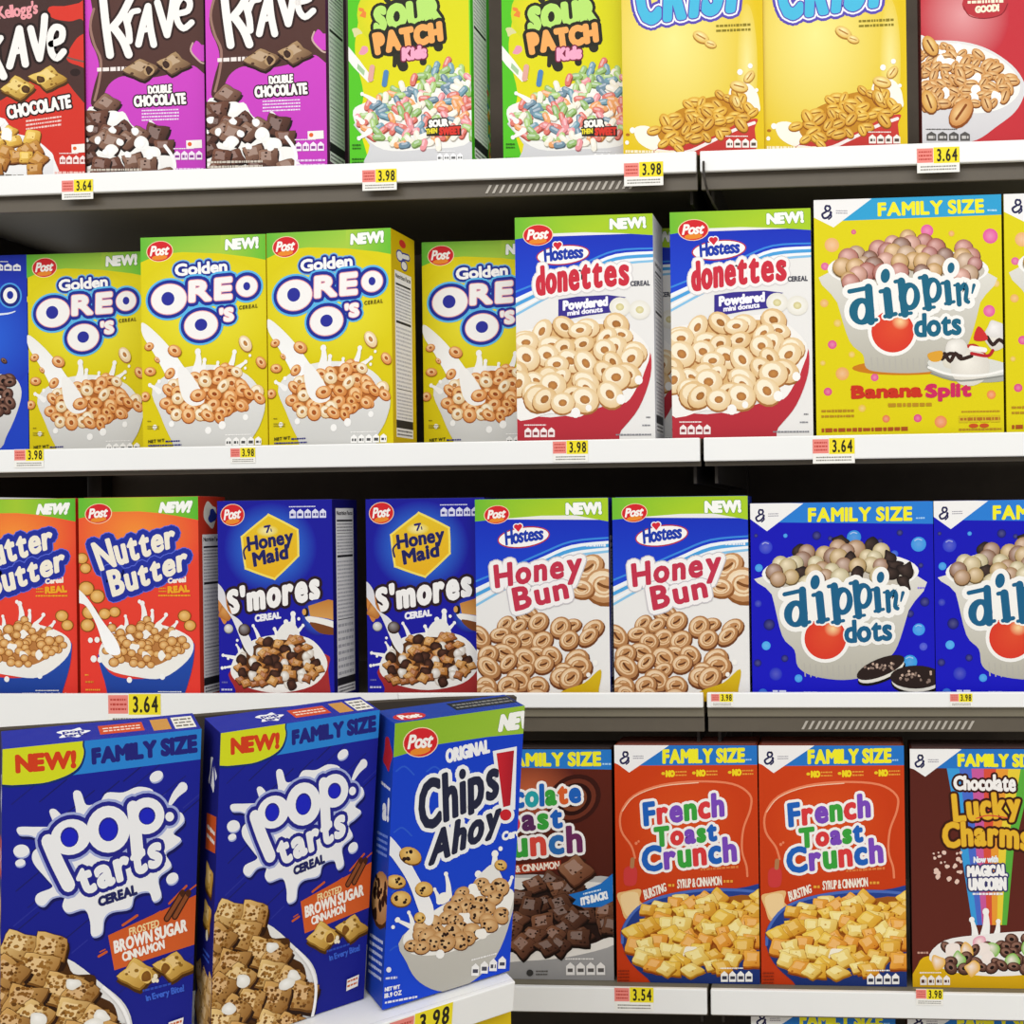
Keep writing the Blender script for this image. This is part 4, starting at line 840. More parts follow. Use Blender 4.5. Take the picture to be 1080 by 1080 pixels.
a.crown([(300, 810, 290, 742, 18), (330, 800, 336, 716, 22), (365, 805, 376, 748, 16)]); a.poly([(150, 870), (200, 810), (330, 790), (480, 780), (620, 790), (620, 890), (420, 925), (240, 915)], 'eeeae6', True);
a.pile([(165, 880), (210, 825), (330, 805), (463, 795), (600, 800), (600, 885), (400, 912), (230, 905)], 33, lambda s, x, y, g: s.ring(x, y, 22, RING_DK) if g.random() < .7 else s.blob(x, y, 24, g.choice(['e89ab0', '7ab83a', 'e8b03a', 'f0e4dc', 'c8a0d0']), c2='f6e8e0'))
a.part('fact_icons'); a.icons(118, 922, 218, 954, 4, 'f2ece8', '5a3a30'); a.tiny(112, 842, 148, 856, 'c89a88')

# toaster pastry carton (nearest row)
qc = [(-6, 186), (668, 128), (640, 1135), (-20, 1265)]
a = design('pastry', qc, (0, 725, 3.042), '1f2286', '1a1c70', '1e2a9c', .0454)
a.poly([(-60, 100), (720, 80), (720, 1300), (-60, 1300)], '1a2298', c2='161c84')
for i in range(34):
    x = a.rng.uniform(-20, 620); y = a.rng.uniform(280, 1100); l = a.rng.uniform(50, 150); a.stroke([(x, y), (x + l, y - l * .75)], 4, a.rng.choice(['181a68', '2a3098', '1b1e78']), False)
a.part('banner')
a.poly([(-40, 170), (720, 110), (720, 218), (668, 224), (-40, 296)], '2a84d4')
a.poly([(-40, 150), (235, 150), (268, 180), (270, 215), (248, 256), (190, 284), (100, 300), (-40, 290)], '0f2f6a', True); a.poly([(-40, 150), (230, 150), (262, 180), (264, 212), (242, 250), (185, 278), (100, 294), (-40, 282)], 'd6dc22', True)
a.text('NEW!', [(40, 208), (236, 196)], [(42, 256), (236, 242)], [('d4401e', 5)], .14)
a.text('FAMILY SIZE', [(296, 190), (648, 150)], [(298, 232), (650, 198)], [('22247a', 5)], .18)
a.part('milk_splash')
SP = [(230, 325), (255, 320), (275, 362), (320, 352), (345, 325), (400, 325), (450, 308), (500, 318), (508, 348), (540, 350), (562, 384), (600, 392), (608, 420), (572, 455), (600, 476), (574, 500), (546, 520), (566, 560), (522, 596), (532, 655), (505, 672), (488, 640), (440, 650), (424, 690), (362, 700), (336, 722), (328, 768), (294, 776), (288, 730), (268, 690), (214, 700), (194, 680), (200, 648), (160, 650), (130, 676), (104, 664), (110, 638), (160, 618), (140, 590), (96, 540), (96, 505), (130, 480), (90, 455), (48, 450), (46, 428), (110, 428), (162, 424), (150, 380), (172, 375), (212, 412), (240, 390)]
a.poly([(x + 8, y + 14) for x, y in SP], '12145a', True); a.poly([(x + 3, y + 5) for x, y in SP], 'a4aedc', True); a.poly(SP, 'f0f0f2', True)
for x, y, rx, ry, t in ((513, 276, 24, 16, -25), (56, 502, 27, 20, 0), (52, 539, 17, 11, -10), (570, 600, 22, 17, -30)): a.ell(x + 2, y + 5, rx, ry, 'a4aedc', t); a.ell(x, y, rx, ry, 'f0f0f2', t)
a.stroke([(604, 312), (580, 335), (562, 362)], (34, 14), 'f0f0f2')
a.part('title_lettering')
PP = [('s', [(146, 474), (176, 540), (214, 612)], 42), ('e', 222, 462, 66, 54, -10), ('e', 350, 440, 72, 72, 0), ('e', 480, 400, 60, 56, -10), ('s', [(434, 372), (442, 440), (450, 520)], 38), ('e', 560, 404, 13, 13)]
a.shapes(PP, [('a4aedc', 24), ('24268a', 16)]); a.text('tarts', [(232, 556), (380, 508), (524, 452)], [(266, 640), (400, 598), (530, 552)], [('24268a', 20)], .2)
a.shapes(PP, [('f2f2f4', 2)])
for x, y, rx, ry in ((218, 462, 27, 28), (350, 440, 30, 34), (482, 400, 25, 24)): a.ell(x, y, rx + 4, ry + 4, '24268a'); a.ell(x, y + 2, rx, ry, '1c24c0')
a.text('tarts', [(232, 556), (380, 508), (524, 452)], [(266, 640), (400, 598), (530, 552)], [('f2f2f4', 7)], .2)
a.text('CEREAL', [(316, 656), (444, 618)], [(320, 682), (448, 646)], [('23265e', 3)], .18)
a.part('flavour_banner')
for x0, y0, x1, y1, w in ((400, 745, 450, 715, 8), (470, 735, 530, 705, 6), (560, 680, 620, 625, 7), (600, 660, 655, 622, 5), (318, 842, 345, 828, 8), (322, 828, 340, 820, 4)): a.stroke([(x0, y0), (x1, y1)], w, 'cc5a26', False)
a.poly([(350, 776), (500, 716), (700, 636), (700, 798), (645, 815), (372, 888)], 'cc5522', c2='d4602a')
a.text('FROSTED', [(422, 756), (524, 730)], [(424, 778), (526, 752)], [('f0d49a', 1)], .16); a.text('BROWN SUGAR', [(370, 796), (620, 732)], [(374, 832), (622, 768)], [('f6f0e8', 2.2)], .16); a.text('CINNAMON', [(398, 834), (542, 796)], [(402, 860), (545, 822)], [('f6f0e8', 1.6)], .16)
for x0, y0, x1, y1 in ((552, 728, 606, 648), (580, 722, 626, 648)): a.stroke([(x0, y0), (x1, y1)], 22, '3a1c10'); a.stroke([(x0, y0), (x1, y1)], 13, '8a4a26'); a.ell(x1, y1, 9, 12, '4a2412')
for x, y, r, t in ((450, 902, 66, -8), (578, 880, 60, 8)): a.bite(x, y, r, ('4a2a08', 'b08028', 'e6be66', '7a4a18'), 1 if x < 500 else -1)
a.drops([(514, 912, 8), (508, 924, 8), (520, 926, 6)], 'f0e4c8')
a.text('in Every Bite!', [(480, 972), (612, 942)], [(484, 990), (614, 962)], [('3c62d0', 1.2)], .1); a.tiny(470, 948, 570, 966, '2f4cb8', 1, -.2)
a.part('bowl_picture')
a.poly([(-40, 900), (60, 830), (200, 840), (330, 930), (410, 1000), (436, 1080), (420, 1180), (380, 1300), (-60, 1300)], 'eceae6', True, 'd4d2d0')
a.pile([(-40, 900), (0, 850), (45, 790), (110, 790), (200, 820), (235, 880), (320, 890), (330, 960), (395, 1000), (415, 1080), (400, 1180), (360, 1280), (-40, 1300)], 104, lambda s, x, y, g: s.pillow(x, y, g.uniform(72, 88), g.choice([('2c1404', '96601f', 'e6bc76', '9a6a2c'), ('301606', 'a06c28', 'ecc884', 'a07030'), ('281204', '82521c', 'd8a862', '8a5a22')]), g.uniform(10, 40), g.uniform(.72, .92), spk=42), .22, '4a2a0c')
for x, y in ((115, 1032), (230, 925), (325, 1030), (60, 1130), (300, 1060)): a.blob(x, y, 30, 'e6e2d8', 8, .3, c2='fbf9f4', sq=.7)
a.stroke([(335, 940), (395, 1000), (424, 1070), (420, 1150), (398, 1230)], 12, 'f6f4f2')
a.part('fact_icons'); a.poly([(560, 1060), (612, 1045), (608, 1085), (558, 1100)], 'f0e8e0'); a.tiny(562, 1060, 606, 1092, 'c8602a', 2, -.25)

# chocolate chip cookie carton (nearest row)
qc = [(141, 125), (538, 66), (538, 905), (131, 1038)]
a = design('chips', qc, (370, 725, 3.04), '1c44b8', '1a3ea8', '1c40a0', .0452)
a.poly([(100, 20), (600, 20), (600, 1080), (100, 1080)], '143ec4', c2='1646d2')
for i in range(16): a.stroke([(150 + (i % 4) * 95, 270 + (i // 4) * 190), (175 + (i % 4) * 95, 255 + (i // 4) * 190), (205 + (i % 4) * 95, 280 + (i // 4) * 190)], 5, '2a58cc')
a.part('banner')
a.poly([(100, 90), (600, 30), (600, 145), (430, 162), (280, 186), (100, 240)], '86b42a', c2='9cc23a', ax=((140, 0), (540, 0)))
a.post(222, 181, 52, 43, -12); a.text('NEW!', [(470, 98), (590, 76)], [(464, 142), (586, 124)], [('5a8a20', 6), ('f8f8f2', 5)], .16)
a.part('title_lettering')
a.text('ORIGINAL', [(302, 204), (432, 172)], [(305, 242), (435, 208)], [('f2f2f4', 3)], .16)
CH = (('Chips', [(222, 312), (340, 262), (462, 216)], [(234, 456), (350, 402), (468, 342)]), ('Ahoy', [(276, 462), (478, 352)], [(266, 560), (478, 452)]))
for st, t, b in CH: a.text(st, t, b, [('f0f0f0', 18)], .22, None, -.10)
a.poly([(446, 205), (520, 190), (526, 385), (478, 395)], 'f0f0f0'); a.ell(497, 402, 28, 28, 'f0f0f0')
for st, t, b in CH: a.text(st, t, b, [('23263e', 5.5)], .22, None, -.10)
a.poly([(458, 212), (512, 202), (510, 372), (488, 378)], 'cc2430', c2='a81a28', ax=((458, 0), (515, 0))); a.ell(497, 402, 18, 18, 'c8242e')
a.text('Cereal', [(490, 458), (562, 438)], [(492, 482), (564, 462)], [('f2f2f4', 2.5)], .12)
a.part('bowl_picture')
a.poly([(188, 790), (205, 880), (250, 945), (330, 975), (420, 940), (490, 860), (530, 740), (532, 640), (400, 640)], 'd0cdc6', True, 'b8b4aa')
a.poly([(190, 800), (230, 750), (330, 680), (450, 630), (530, 640), (530, 700), (500, 760), (420, 810), (320, 850), (220, 850)], 'f2efe8', True)
a.crown([(330, 660, 318, 590, 14), (300, 680, 284, 640, 12), (440, 620, 420, 590, 22), (460, 620, 470, 525, 22), (510, 640, 528, 600, 12), (230, 770, 168, 740, 14), (220, 760, 205, 715, 12)])
a.poly([(410, 620), (440, 575), (470, 560), (500, 610), (480, 640)], 'e8e6e2', True)
CK = ('5a3212', 'bd8a54', 'e6c08c', '7a4a20')
a.pile([(205, 820), (230, 770), (290, 730), (300, 690), (330, 650), (420, 612), (500, 630), (525, 680), (510, 730), (430, 790), (330, 840), (240, 840)], 38, lambda s, x, y, g: s.cookie(x, y, g.uniform(25, 31), CK) if g.random() < .9 else s.blob(x, y, 20, 'f6f2ea'))
a.poly([(130, 468), (180, 520), (230, 600), (280, 690), (280, 750), (250, 740), (200, 620), (150, 545), (130, 520)], 'e4e6ee', True, 'f6f4f2')
for x, y, r in ((203, 532, 36), (160, 615, 31), (178, 670, 32), (250, 638, 28), (490, 560, 20), (240, 730, 18)): a.cookie(x, y, r, ('6a4014', 'cf9c48', 'eecb80', '7a4a20'))
a.drops([(156, 762, 6), (170, 738, 8), (486, 508, 7), (310, 850, 14)])
a.part('fact_icons'); a.icons(412, 880, 526, 922, 4, 'f2f0ee', '4a4a5a', -.28)
a.ell(147, 902, 8, 9, 'e8e8f0'); a.tiny(138, 922, 175, 940, 'd0d4ec', 1, -.1); a.text('NET WT', [(137, 962), (184, 952)], [(137, 974), (184, 964)], [('f2f2f6', 1)], .2); a.text('18.9 OZ', [(137, 982), (190, 970)], [(137, 996), (190, 984)], [('f2f2f6', 1)], .2); a.tiny(138, 1004, 242, 1020, 'e8e8f2', 1, -.2)
# ---------------------------------------------------------------- the shelving
Z1 = P(540, 171, .012).z; Z2 = P(540, 466, .012).z; Z3 = P(540, 740, .012).z; Z4 = P(805, 1038, .012).z
ROWZ = {1: Z1, 2: Z2, 3: Z3, 4: Z4}
H5 = P(930, 1073, .012).z
Z5 = H5 - .312
ROWZ[5] = Z5
ZF = Z5 - .16
XL, XR = P(-60, 540, 0).x - .12, P(1140, 540, 0).x + .12
XJ = P(739, 330, 0).x
fl = link('floor', box_mesh('floor', XL - 1.2, XR + 1.2, -3.6, .6, ZF - .03, ZF), None, MAT_FLOOR); tag(fl, 'pale vinyl store floor in front of the cereal shelving', None, None, 'structure')
bk = bpy.data.objects.new('shelving_backing', None); COL.objects.link(bk); bk.location = ((XL + XR) / 2, .46, ZF)
tag(bk, 'dark back frame that carries the long white cereal shelves', 'shelf frame')
def child_box(name, parent, x0, x1, y0, y1, z0, z1, mat, bev=0):
    l = parent.location; return link(name, box_mesh(name, x0 - l.x, x1 - l.x, y0 - l.y, y1 - l.y, z0 - l.z, z1 - l.z, bev), parent, mat)
child_box('back_panel', bk, XL, XJ - .002, .470, .482, ZF + .1, .95, MAT_BACK); child_box('back_panel', bk, XJ + .002, XR, .470, .482, ZF + .1, .95, MAT_BACK)
for x in (XL + .02, XJ, XR - .02): child_box('upright', bk, x - .018, x + .018, .440, .4695, ZF, .95, MAT_POST, .002)
child_box('base_plinth', bk, XL, XR, .03, .438, ZF, Z5 - .032, MAT_POST)
SHELF_LABEL = {(1, 0): 'left length of the topmost white shelf, holding the purple and green cartons', (1, 1): 'right length of the topmost white shelf, under the red carton with the wheat bowl',
               (2, 0): 'left length of the second white shelf, holding the yellow cookie cartons', (2, 1): 'right length of the second white shelf, under the yellow cup carton',
               (3, 0): 'left length of the third white shelf, holding the orange peanut and navy cartons', (3, 1): 'right length of the third white shelf, under the blue cup cartons',
               (4, 0): 'left length of the fourth white shelf, under the dark brown chocolate carton', (4, 1): 'right length of the fourth white shelf, under the rainbow brown carton',
               (5, 0): 'left length of the bottom white shelf below the tilted stand', (5, 1): 'right length of the bottom white shelf, its cartons cut off by the photo edge'}
slot_me = bpy.data.meshes.new('slot'); slot_me.from_pydata([(0, -.0012, 0), (.0035, -.0012, 0), (.0095, -.0012, .011), (.006, -.0012, .011), (0, 0, 0), (.0035, 0, 0), (.0095, 0, .011), (.006, 0, .011)], [], [(0, 1, 2, 3), (0, 4, 5, 1), (1, 5, 6, 2), (2, 6, 7, 3), (3, 7, 4, 0)]); slot_me.materials.append(make_mat('slot_edge', 'b4ada2', .5, .4, .1, 60))
RAILH = {1: .0275, 2: .0315, 3: .020, 4: .034, 5: .034}; LIPH = {1: .021, 2: .006, 3: .019, 4: .006, 5: .01}
SHELVES = {}
for r, z in ROWZ.items():
    for b, (x0, x1) in enumerate(((XL, XJ - .0025), (XJ + .0025, XR))):
        s = bpy.data.objects.new('gondola_shelf', None); COL.objects.link(s); s.location = ((x0 + x1) / 2, 0, z - .03)
        tag(s, SHELF_LABEL[(r, b)], 'shelf', 'white gondola shelves'); SHELVES[(r, b)] = s
        lip = .0105 if r == 3 else 0.0
        zt = z + (P(540, 731, -.007).z - z if r == 3 else 0)
        child_box('deck', s, x0, x1, .0005, .438, z - .018, z - .0004, MAT_DECK)
        child_box('price_rail', s, x0, x1, -.007, 0, zt - RAILH[r], zt, MAT_WHITE, .0016)
        lipo = child_box('lower_lip', s, x0, x1, .004, .009, z - RAILH[r] - LIPH[r], z - .0185, MAT_LIP, .001)
        for x in (x0 + .012, x1 - .012): child_box('bracket', s, x - .002, x + .002, .03, .436, z - .06, z - .0185, MAT_POST)
        if (r, b) == (1, 0):
            for i in range(22):
                o = link('slot', slot_me, lipo); p = P(512 + i * 7.2, 206, .004); o.location = (p.x - s.location.x, .004, z - RAILH[1] - .0165 - s.location.z)
        if (r, b) == (3, 1):
            for i in range(26):
                o = link('slot', slot_me, lipo); p = P(845 + i * 7.0, 755, .004); o.location = (p.x - s.location.x, .004, z - RAILH[3] - .0155 - s.location.z)
# deeper label holder hooked under the third shelf on the left
h0, h1 = P(-40, 771, -.0085), P(420, 771, -.0085)
child_box('label_holder', SHELVES[(3, 0)], h0.x, h1.x, -.0095, -.0072, P(200, 773, -.009).z, P(200, 731.5, -.009).z, MAT_WHITE, .0008)
# loose cable hanging in the joint of the top shelf
cps = [P(742, 170, -.0095), P(742, 178, -.010), P(743, 187, -.0105), P(744.5, 195, -.009), P(747, 204, -.002), P(752, 214, .012), P(758, 224, .03)]
bm = bmesh.new(); rings = []
for c in cps: rings.append([bm.verts.new((c.x + .0016 * math.cos(math.tau * k / 6), c.y + .0016 * math.sin(math.tau * k / 6), c.z)) for k in range(6)])
for A_, B_ in zip(rings, rings[1:]):
    for k in range(6): bm.faces.new((A_[k], A_[(k + 1) % 6], B_[(k + 1) % 6], B_[k]))
bm.faces.new(rings[0]); bm.faces.new(rings[-1][::-1]); bmesh.ops.recalc_face_normals(bm, faces=bm.faces)
me = bpy.data.meshes.new('cable'); bm.to_mesh(me); bm.free()
cbo = link('cable', me, None, MAT_POST); tag(cbo, 'thin black cable hanging in the joint of the topmost shelf', 'cable')

# ---------------------------------------------------------------- cartons
def nutrition(side_col, w=100, h=420, panel=(14, 84), y0=70, accent=None):
    a = Art([(0, 0), (w, 0), (w, h), (0, h)]); a.part('nutrition_panel')
    a.poly([(panel[0], y0), (panel[1], y0), (panel[1], h - 14), (panel[0], h - 14)], 'f6f4f2')
    x0, x1 = panel[0] + 4, panel[1] - 4
    a.text('Nutrition Facts', [(x0, y0 + 6), (x1, y0 + 6)], [(x0, y0 + 14), (x1, y0 + 14)], [('26242a', .4)], .12)
    for y, t in ((y0 + 24, 4), (y0 + 98, 5), (y0 + 232, 1.6), (y0 + 52, 1)): a.poly([(x0, y), (x1, y), (x1, y + t), (x0, y + t)], '2a282c')
    a.tiny(x0, y0 + 30, x1, y0 + 50, '9a989c', 3); a.tiny(x0, y0 + 56, x1, y0 + 96, 'b4b2b6', 6); a.tiny(x0, y0 + 108, x1, y0 + 230, 'c4c2c6', 15); a.tiny(x0, y0 + 238, x1, h - 50, 'bebcc0', 8)
    a.poly([(panel[0], h - 48), (panel[1], h - 48), (panel[1], h - 32), (panel[0], h - 32)], '2c2a2e'); a.tiny(x0, h - 30, x1, h - 16, '6a686c', 2)
    return a
SIDES = {}
for k in ('krave_purple', 'sour', 'oreo_gold', 'donette', 'nutter', 'smores', 'honey_bun', 'french', 'crisp'):
    n = nutrition(None, y0=18 if k == 'smores' else 78)
    if k == 'oreo_gold':
        n.part('side_logo'); n.ell(48, 20, 14, 8, 'd0342c')
        for c, g in (('2a3a98', 3), ('f0eeea', 0)): n.ell(36, 46, 12 + g, 9 + g, c); n.ell(54, 62, 11 + g, 8 + g, c); n.stroke([(50, 44), (72, 42)], 9, c, g=g)
    if k in ('nutter', 'sour'):
        n.part('side_logo'); n.blob(48, 36, 24, 'f0eadc', 9, .3); n.blob(52, 40, 14, '2a3a98' if k == 'nutter' else '2c2b1e', 9, .3)
    if k == 'sour':
        n.part('side_candy')
        for i in range(26): n.stroke([(88 + n.rng.uniform(-4, 9), 250 + i * 6), (92, 256 + i * 6)], 8, n.rng.choice(['4a86a0', 'd85a4a', '8cba5a', 'e89a44', 'f0e8d8']))
    SIDES[k] = {'right': n}
n = Art([(0, 0), (100, 0), (100, 420), (0, 420)]); n.part('side_logo')
n.blob(62, 62, 24, 'f0f0f2', 9, .4); n.stroke([(50, 75), (62, 45), (76, 70)], 8, '24268a'); n.part('side_badge'); n.poly([(34, 118), (92, 110), (92, 158), (34, 166)], 'cc5522'); n.tiny(40, 128, 86, 152, 'f6f0e8', 2)
n.part('side_picture')
for x, y, r in ((62, 200, 30), (58, 250, 28)): n.part('side_bite', True); n.pillow(x, y, r, ('4a2a08', 'b88428', 'e6bc62', '8a5a18'), 10, .8, 5)
n.drops([(60, 276, 7)], 'f0e4c8'); n.tiny(40, 296, 80, 312, '3c62d0', 2)
n.part('side_picture')
for i in range(12): n.pillow(20 + (i * 37) % 85, 340 + (i // 3) * 22, 28, ('4a2a0c', 'b08040', 'd8b070', '7a5020'), None, .8, 5)
SIDES['pastry'] = {'left': n}
n = Art([(0, 0), (100, 0), (100, 420), (0, 420)]); n.part('side_lettering')
n.blob(70, 50, 26, 'b82430', 9, .3); n.tiny(40, 92, 90, 102, 'e8e8f2'); n.part('side_word'); n.text('a!', [(55, 116), (88, 112)], [(56, 146), (88, 142)], [('f2f2f4', 2.5)], .2); n.tiny(30, 168, 88, 205, '7a94e0', 4, -.1)
n.part('side_picture'); n.cookie(66, 262, 52, ('4a2810', 'b07c48', 'dcb07a', '3a1c10'))
for i in range(12): n.blob(66 + n.rng.uniform(-36, 36), 262 + n.rng.uniform(-36, 36), n.rng.uniform(5, 10), '2a1610', 6)
n.part('side_text'); n.tiny(14, 326, 88, 392, 'c8d2f0', 6, -.12)
SIDES['chips'] = {'left': n}
n = Art([(0, 0), (400, 0), (400, 100), (0, 100)]); n.part('top_print')
n.blob(140, 50, 36, 'f0f0f2', 12, .4, sq=.8); n.text('pop', [(118, 34), (160, 34)], [(118, 50), (160, 50)], [('24268a', 1)], .1); n.text('tarts', [(120, 54), (164, 54)], [(120, 68), (164, 68)], [('24268a', 1)], .1); n.poly([(190, 26), (282, 26), (282, 76), (190, 76)], 'cc4a28'); n.tiny(198, 36, 276, 66, 'f0d8c8', 2); n.poly([(300, 20), (338, 20), (338, 84), (300, 84)], 'c89048'); n.poly([(346, 18), (392, 18), (392, 86), (346, 86)], 'e8e4da'); n.tiny(350, 24, 388, 80, '6a6660', 3)
SIDES['pastry']['top'] = n
n = Art([(0, 0), (400, 0), (400, 100), (0, 100)]); n.part('top_print')
n.ell(60, 66, 46, 26, 'c8302c'); n.text('Post', [(32, 52), (90, 52)], [(32, 78), (90, 78)], [('f6f0e8', 2)], .05); n.poly([(200, 14), (396, 14), (396, 70), (200, 70)], '20262a'); n.tiny(210, 22, 390, 62, '8a8a84', 2)
SIDES['chips']['top'] = n

CARTON = {}
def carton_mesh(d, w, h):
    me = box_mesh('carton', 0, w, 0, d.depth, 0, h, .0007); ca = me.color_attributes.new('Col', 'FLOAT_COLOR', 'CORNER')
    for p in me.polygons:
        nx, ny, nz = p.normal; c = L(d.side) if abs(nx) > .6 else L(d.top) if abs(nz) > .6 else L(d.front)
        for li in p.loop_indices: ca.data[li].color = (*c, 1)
    me.materials.append(MAT_PRINT); return me
def prep(key, w, h):
    d = DES[key]; parts = [('carton', carton_mesh(d, w, h), Matrix())]
    for nm, me in d.art.bake(w, h): parts.append((nm, me, Matrix()))
    for side, art in SIDES.get(key, {}).items():
        if side == 'right': m = Matrix.Translation((w, 0, 0)) @ Matrix.Rotation(math.radians(90), 4, 'Z'); ms = art.bake(d.depth, h)
        elif side == 'left': m = Matrix.Translation((0, d.depth, 0)) @ Matrix.Rotation(math.radians(-90), 4, 'Z'); ms = art.bake(d.depth, h)
        else: m = Matrix.Translation((0, 0, h)) @ Matrix.Rotation(math.radians(-90), 4, 'X'); ms = art.bake(w, d.depth)
        for nm, me in ms: parts.append((nm, me, m))
    fm = box_mesh('top_flap', .003, w - .003, d.depth * .12, d.depth * .80, h - .0006, h - .0001 if 'top' in SIDES.get(key, {}) else h + .0006, 0)
    ca = fm.color_attributes.new('Col', 'FLOAT_COLOR', 'CORNER')
    for q in ca.data: q.color = (*mix(d.top, 'ffffff', .05), 1)
    fm.materials.append(MAT_PRINT); parts.append(('top_flap', fm, Matrix()))
    CARTON[key] = (w, h, parts)
def make_carton(key, matrix, label, group):
    e = bpy.data.objects.new('cereal_box', None); COL.objects.link(e); e.empty_display_size = .03; e.matrix_world = matrix
    tag(e, label, 'cereal box', group); made = {}
    # parts first, then the small print, icons and badges that belong to them
    for nm, me, m in sorted(CARTON[key][2], key=lambda t: t[0] in ('small_print', 'nutrition_icons', 'brand_badge')):
        par = e
        if m == Matrix() and nm in ('small_print', 'nutrition_icons', 'brand_badge'): par = made.get('banner' if nm == 'brand_badge' and 'banner' in made else 'front_panel', e)
        o = link(nm, me, par); o.matrix_local = m; made.setdefault(nm, o)
        if nm == 'small_print': o['kind'] = 'stuff'
    return e
YF = .012
for key, d in DES.items():
    if key in ('pastry', 'chips'): continue
    tl, tr, br, bl = d.px; a0, a1 = P(*bl, YF), P(*br, YF); t0, t1 = P(*tl, YF), P(*tr, YF)
    row = 1 if bl[1] < 250 else 2 if bl[1] < 520 else 3 if bl[1] < 800 else 4
    w = ((a1.x - a0.x) + (t1.x - t0.x)) / 2; h = (t0.z + t1.z) / 2 - ROWZ[row]
    if key == 'oreo_gold': w *= .962
    prep(key, w, h)
def place(key, px, row, label, group, Y=YF, yaw=0.0, py=None):
    x = P(px, {1: 90, 2: 360, 3: 640, 4: 910, 5: 1070}[row], Y).x
    m = Matrix.Translation((x, Y, ROWZ[row])) @ Matrix.Rotation(math.radians(yaw), 4, 'Z')
    return make_carton(key, m, label, group)
G1, G2, G3, G4 = 'cartons on the topmost shelf', 'cartons on the second shelf', 'cartons on the third shelf', 'cartons on the fourth shelf'
place('krave_red', -36, 1, 'red carton with dripping white letters at the left end of the topmost shelf', G1, .022)
place('krave_purple', 90.5, 1, 'purple chocolate carton beside the red one on the topmost shelf', G1, .026)
place('krave_purple', 217.5, 1, 'purple chocolate carton beside the lime green one, its right side showing', G1, .012, -1.5)
place('sour', 368, 1, 'lime green and yellow candy carton showing its white side panel', G1, .012, -1)
place('sour', 530, 1, 'lime green candy carton with its right edge behind a yellow wheat carton', G1, .03, 1.5)
place('crisp', 656.5, 1, 'yellow puffed wheat carton overlapping the lime green candy carton', G1, .010)
place('crisp', 805.5, 1, 'yellow puffed wheat carton next to the red wheat bowl carton', G1, .014)
place('smacks', 972, 1, 'red carton with a white bowl of puffed wheat on the topmost shelf', G1, .016)
place('oreo_blue', -99, 2, 'dark blue cookie carton cut off at the left photo edge', G2, .088)
place('oreo_gold', 29, 2, 'yellow cookie carton, leftmost of the four on the second shelf', G2, .088)
place('oreo_gold', 149.5, 2, 'yellow cookie carton, second of the four on the second shelf', G2, .014)
place('oreo_gold', 282.5, 2, 'yellow cookie carton with its white nutrition side showing', G2, .012, -3)
place('oreo_gold', 446, 2, 'yellow cookie carton set back in shade beside the donut carton', G2, .085, 1)
place('donette', 544.5, 2, 'white and blue donut carton with red bowl beside the set-back yellow carton', G2, .016, 0)
place('donette', 708, 2, 'white and blue donut carton with red bowl beside the yellow cup carton', G2, .014, 0)
place('donette', 582, 2, 'white and blue donut carton tucked behind the left donut carton', G2, .095, 0)
place('banana', 860, 2, 'yellow family carton with pink dots and ice-cream cup, fully in view', G2, .012)
place('banana', 1060.5, 2, 'yellow dotted family carton cut off at the right photo edge', G2, .012)
place('nutter', -45.5, 3, 'orange peanut cookie carton cut off at the left photo edge', G3, .020)
place('nutter', 84, 3, 'orange peanut cookie carton beside the navy cracker carton', G3, .012, -2)
place('smores', 230.5, 3, 'navy carton with yellow hexagon badge, its white side panel showing', G3, .012, -3)
place('smores', 387, 3, 'navy hexagon badge carton half hidden behind a white bun carton', G3, .030, 0)
place('honey_bun', 502.2, 3, 'white and blue iced bun carton beside the navy hexagon carton', G3, .012)
place('honey_bun', 647, 3, 'white and blue iced bun carton beside the blue cup carton', G3, .012)
place('cookie_cup', 792.5, 3, 'deep blue family carton with ice-cream cup and bubbles, fully in view', G3, .012)
place('cookie_cup', 986, 3, 'deep blue bubble cup carton cut off at the right photo edge', G3, .012)
place('choc_toast', 496, 4, 'dark brown chocolate squares carton partly hidden by the tilted stand', G4, .016)
place('french', 649.4, 4, 'red-orange cinnamon squares carton beside the dark brown carton', G4, .012)
place('french', 801.5, 4, 'red-orange cinnamon squares carton beside the rainbow carton', G4, .012)
place('charms', 961, 4, 'brown family carton with a rainbow and gold letters', G4, .012)
place('french', 792, 5, 'blue-banded carton top at the bottom photo edge under the red-orange cartons', 'cartons on the bottom shelf', .02)
place('french', 957, 5, 'blue-banded carton top at the bottom right corner of the photo', 'cartons on the bottom shelf', .02)

# ---------------------------------------------------------------- tilted stand in front, on the left
RA, RT = .7838, .1734
RO = Vector((-.4683, -.3982, -.4868))
def frame(a, t):
    e1 = Vector((math.cos(a), math.sin(a), 0)); n = Vector((-math.sin(a), math.cos(a), 0)); up = u0 * math.cos(t) - n * math.sin(t); dp = n * math.cos(t) + u0 * math.sin(t)
    return e1, dp, up
def fmat(o, a, t):
    e1, dp, up = frame(a, t); m = Matrix((e1, dp, up)).transposed().to_4x4(); m.translation = o; return m
e1, dp, up = frame(RA, RT)
prep('chips', .1371, .2909); prep('pastry', .1432, .3001)
def on_stand(key, s, nn, da, dt, label):
    m = fmat(RO, RA, RT) @ Matrix.Translation((s, nn, .0014 if dt else 0)) @ Matrix.Rotation(da, 4, 'Z') @ Matrix.Rotation(dt, 4, 'X'); return make_carton(key, m, label, 'cartons on the tilted stand')
on_stand('chips', 0, 0, 0, -.03, 'bright blue chocolate chip cookie carton on the tilted stand')
on_stand('pastry', -.1499, .0227, .0513, .0, 'navy pastry carton with milk splash standing beside the cookie carton')
on_stand('pastry', -.3039, .0511, -.0755, .0, 'navy pastry carton with milk splash at the left photo edge')
RM = fmat(RO, RA, RT)
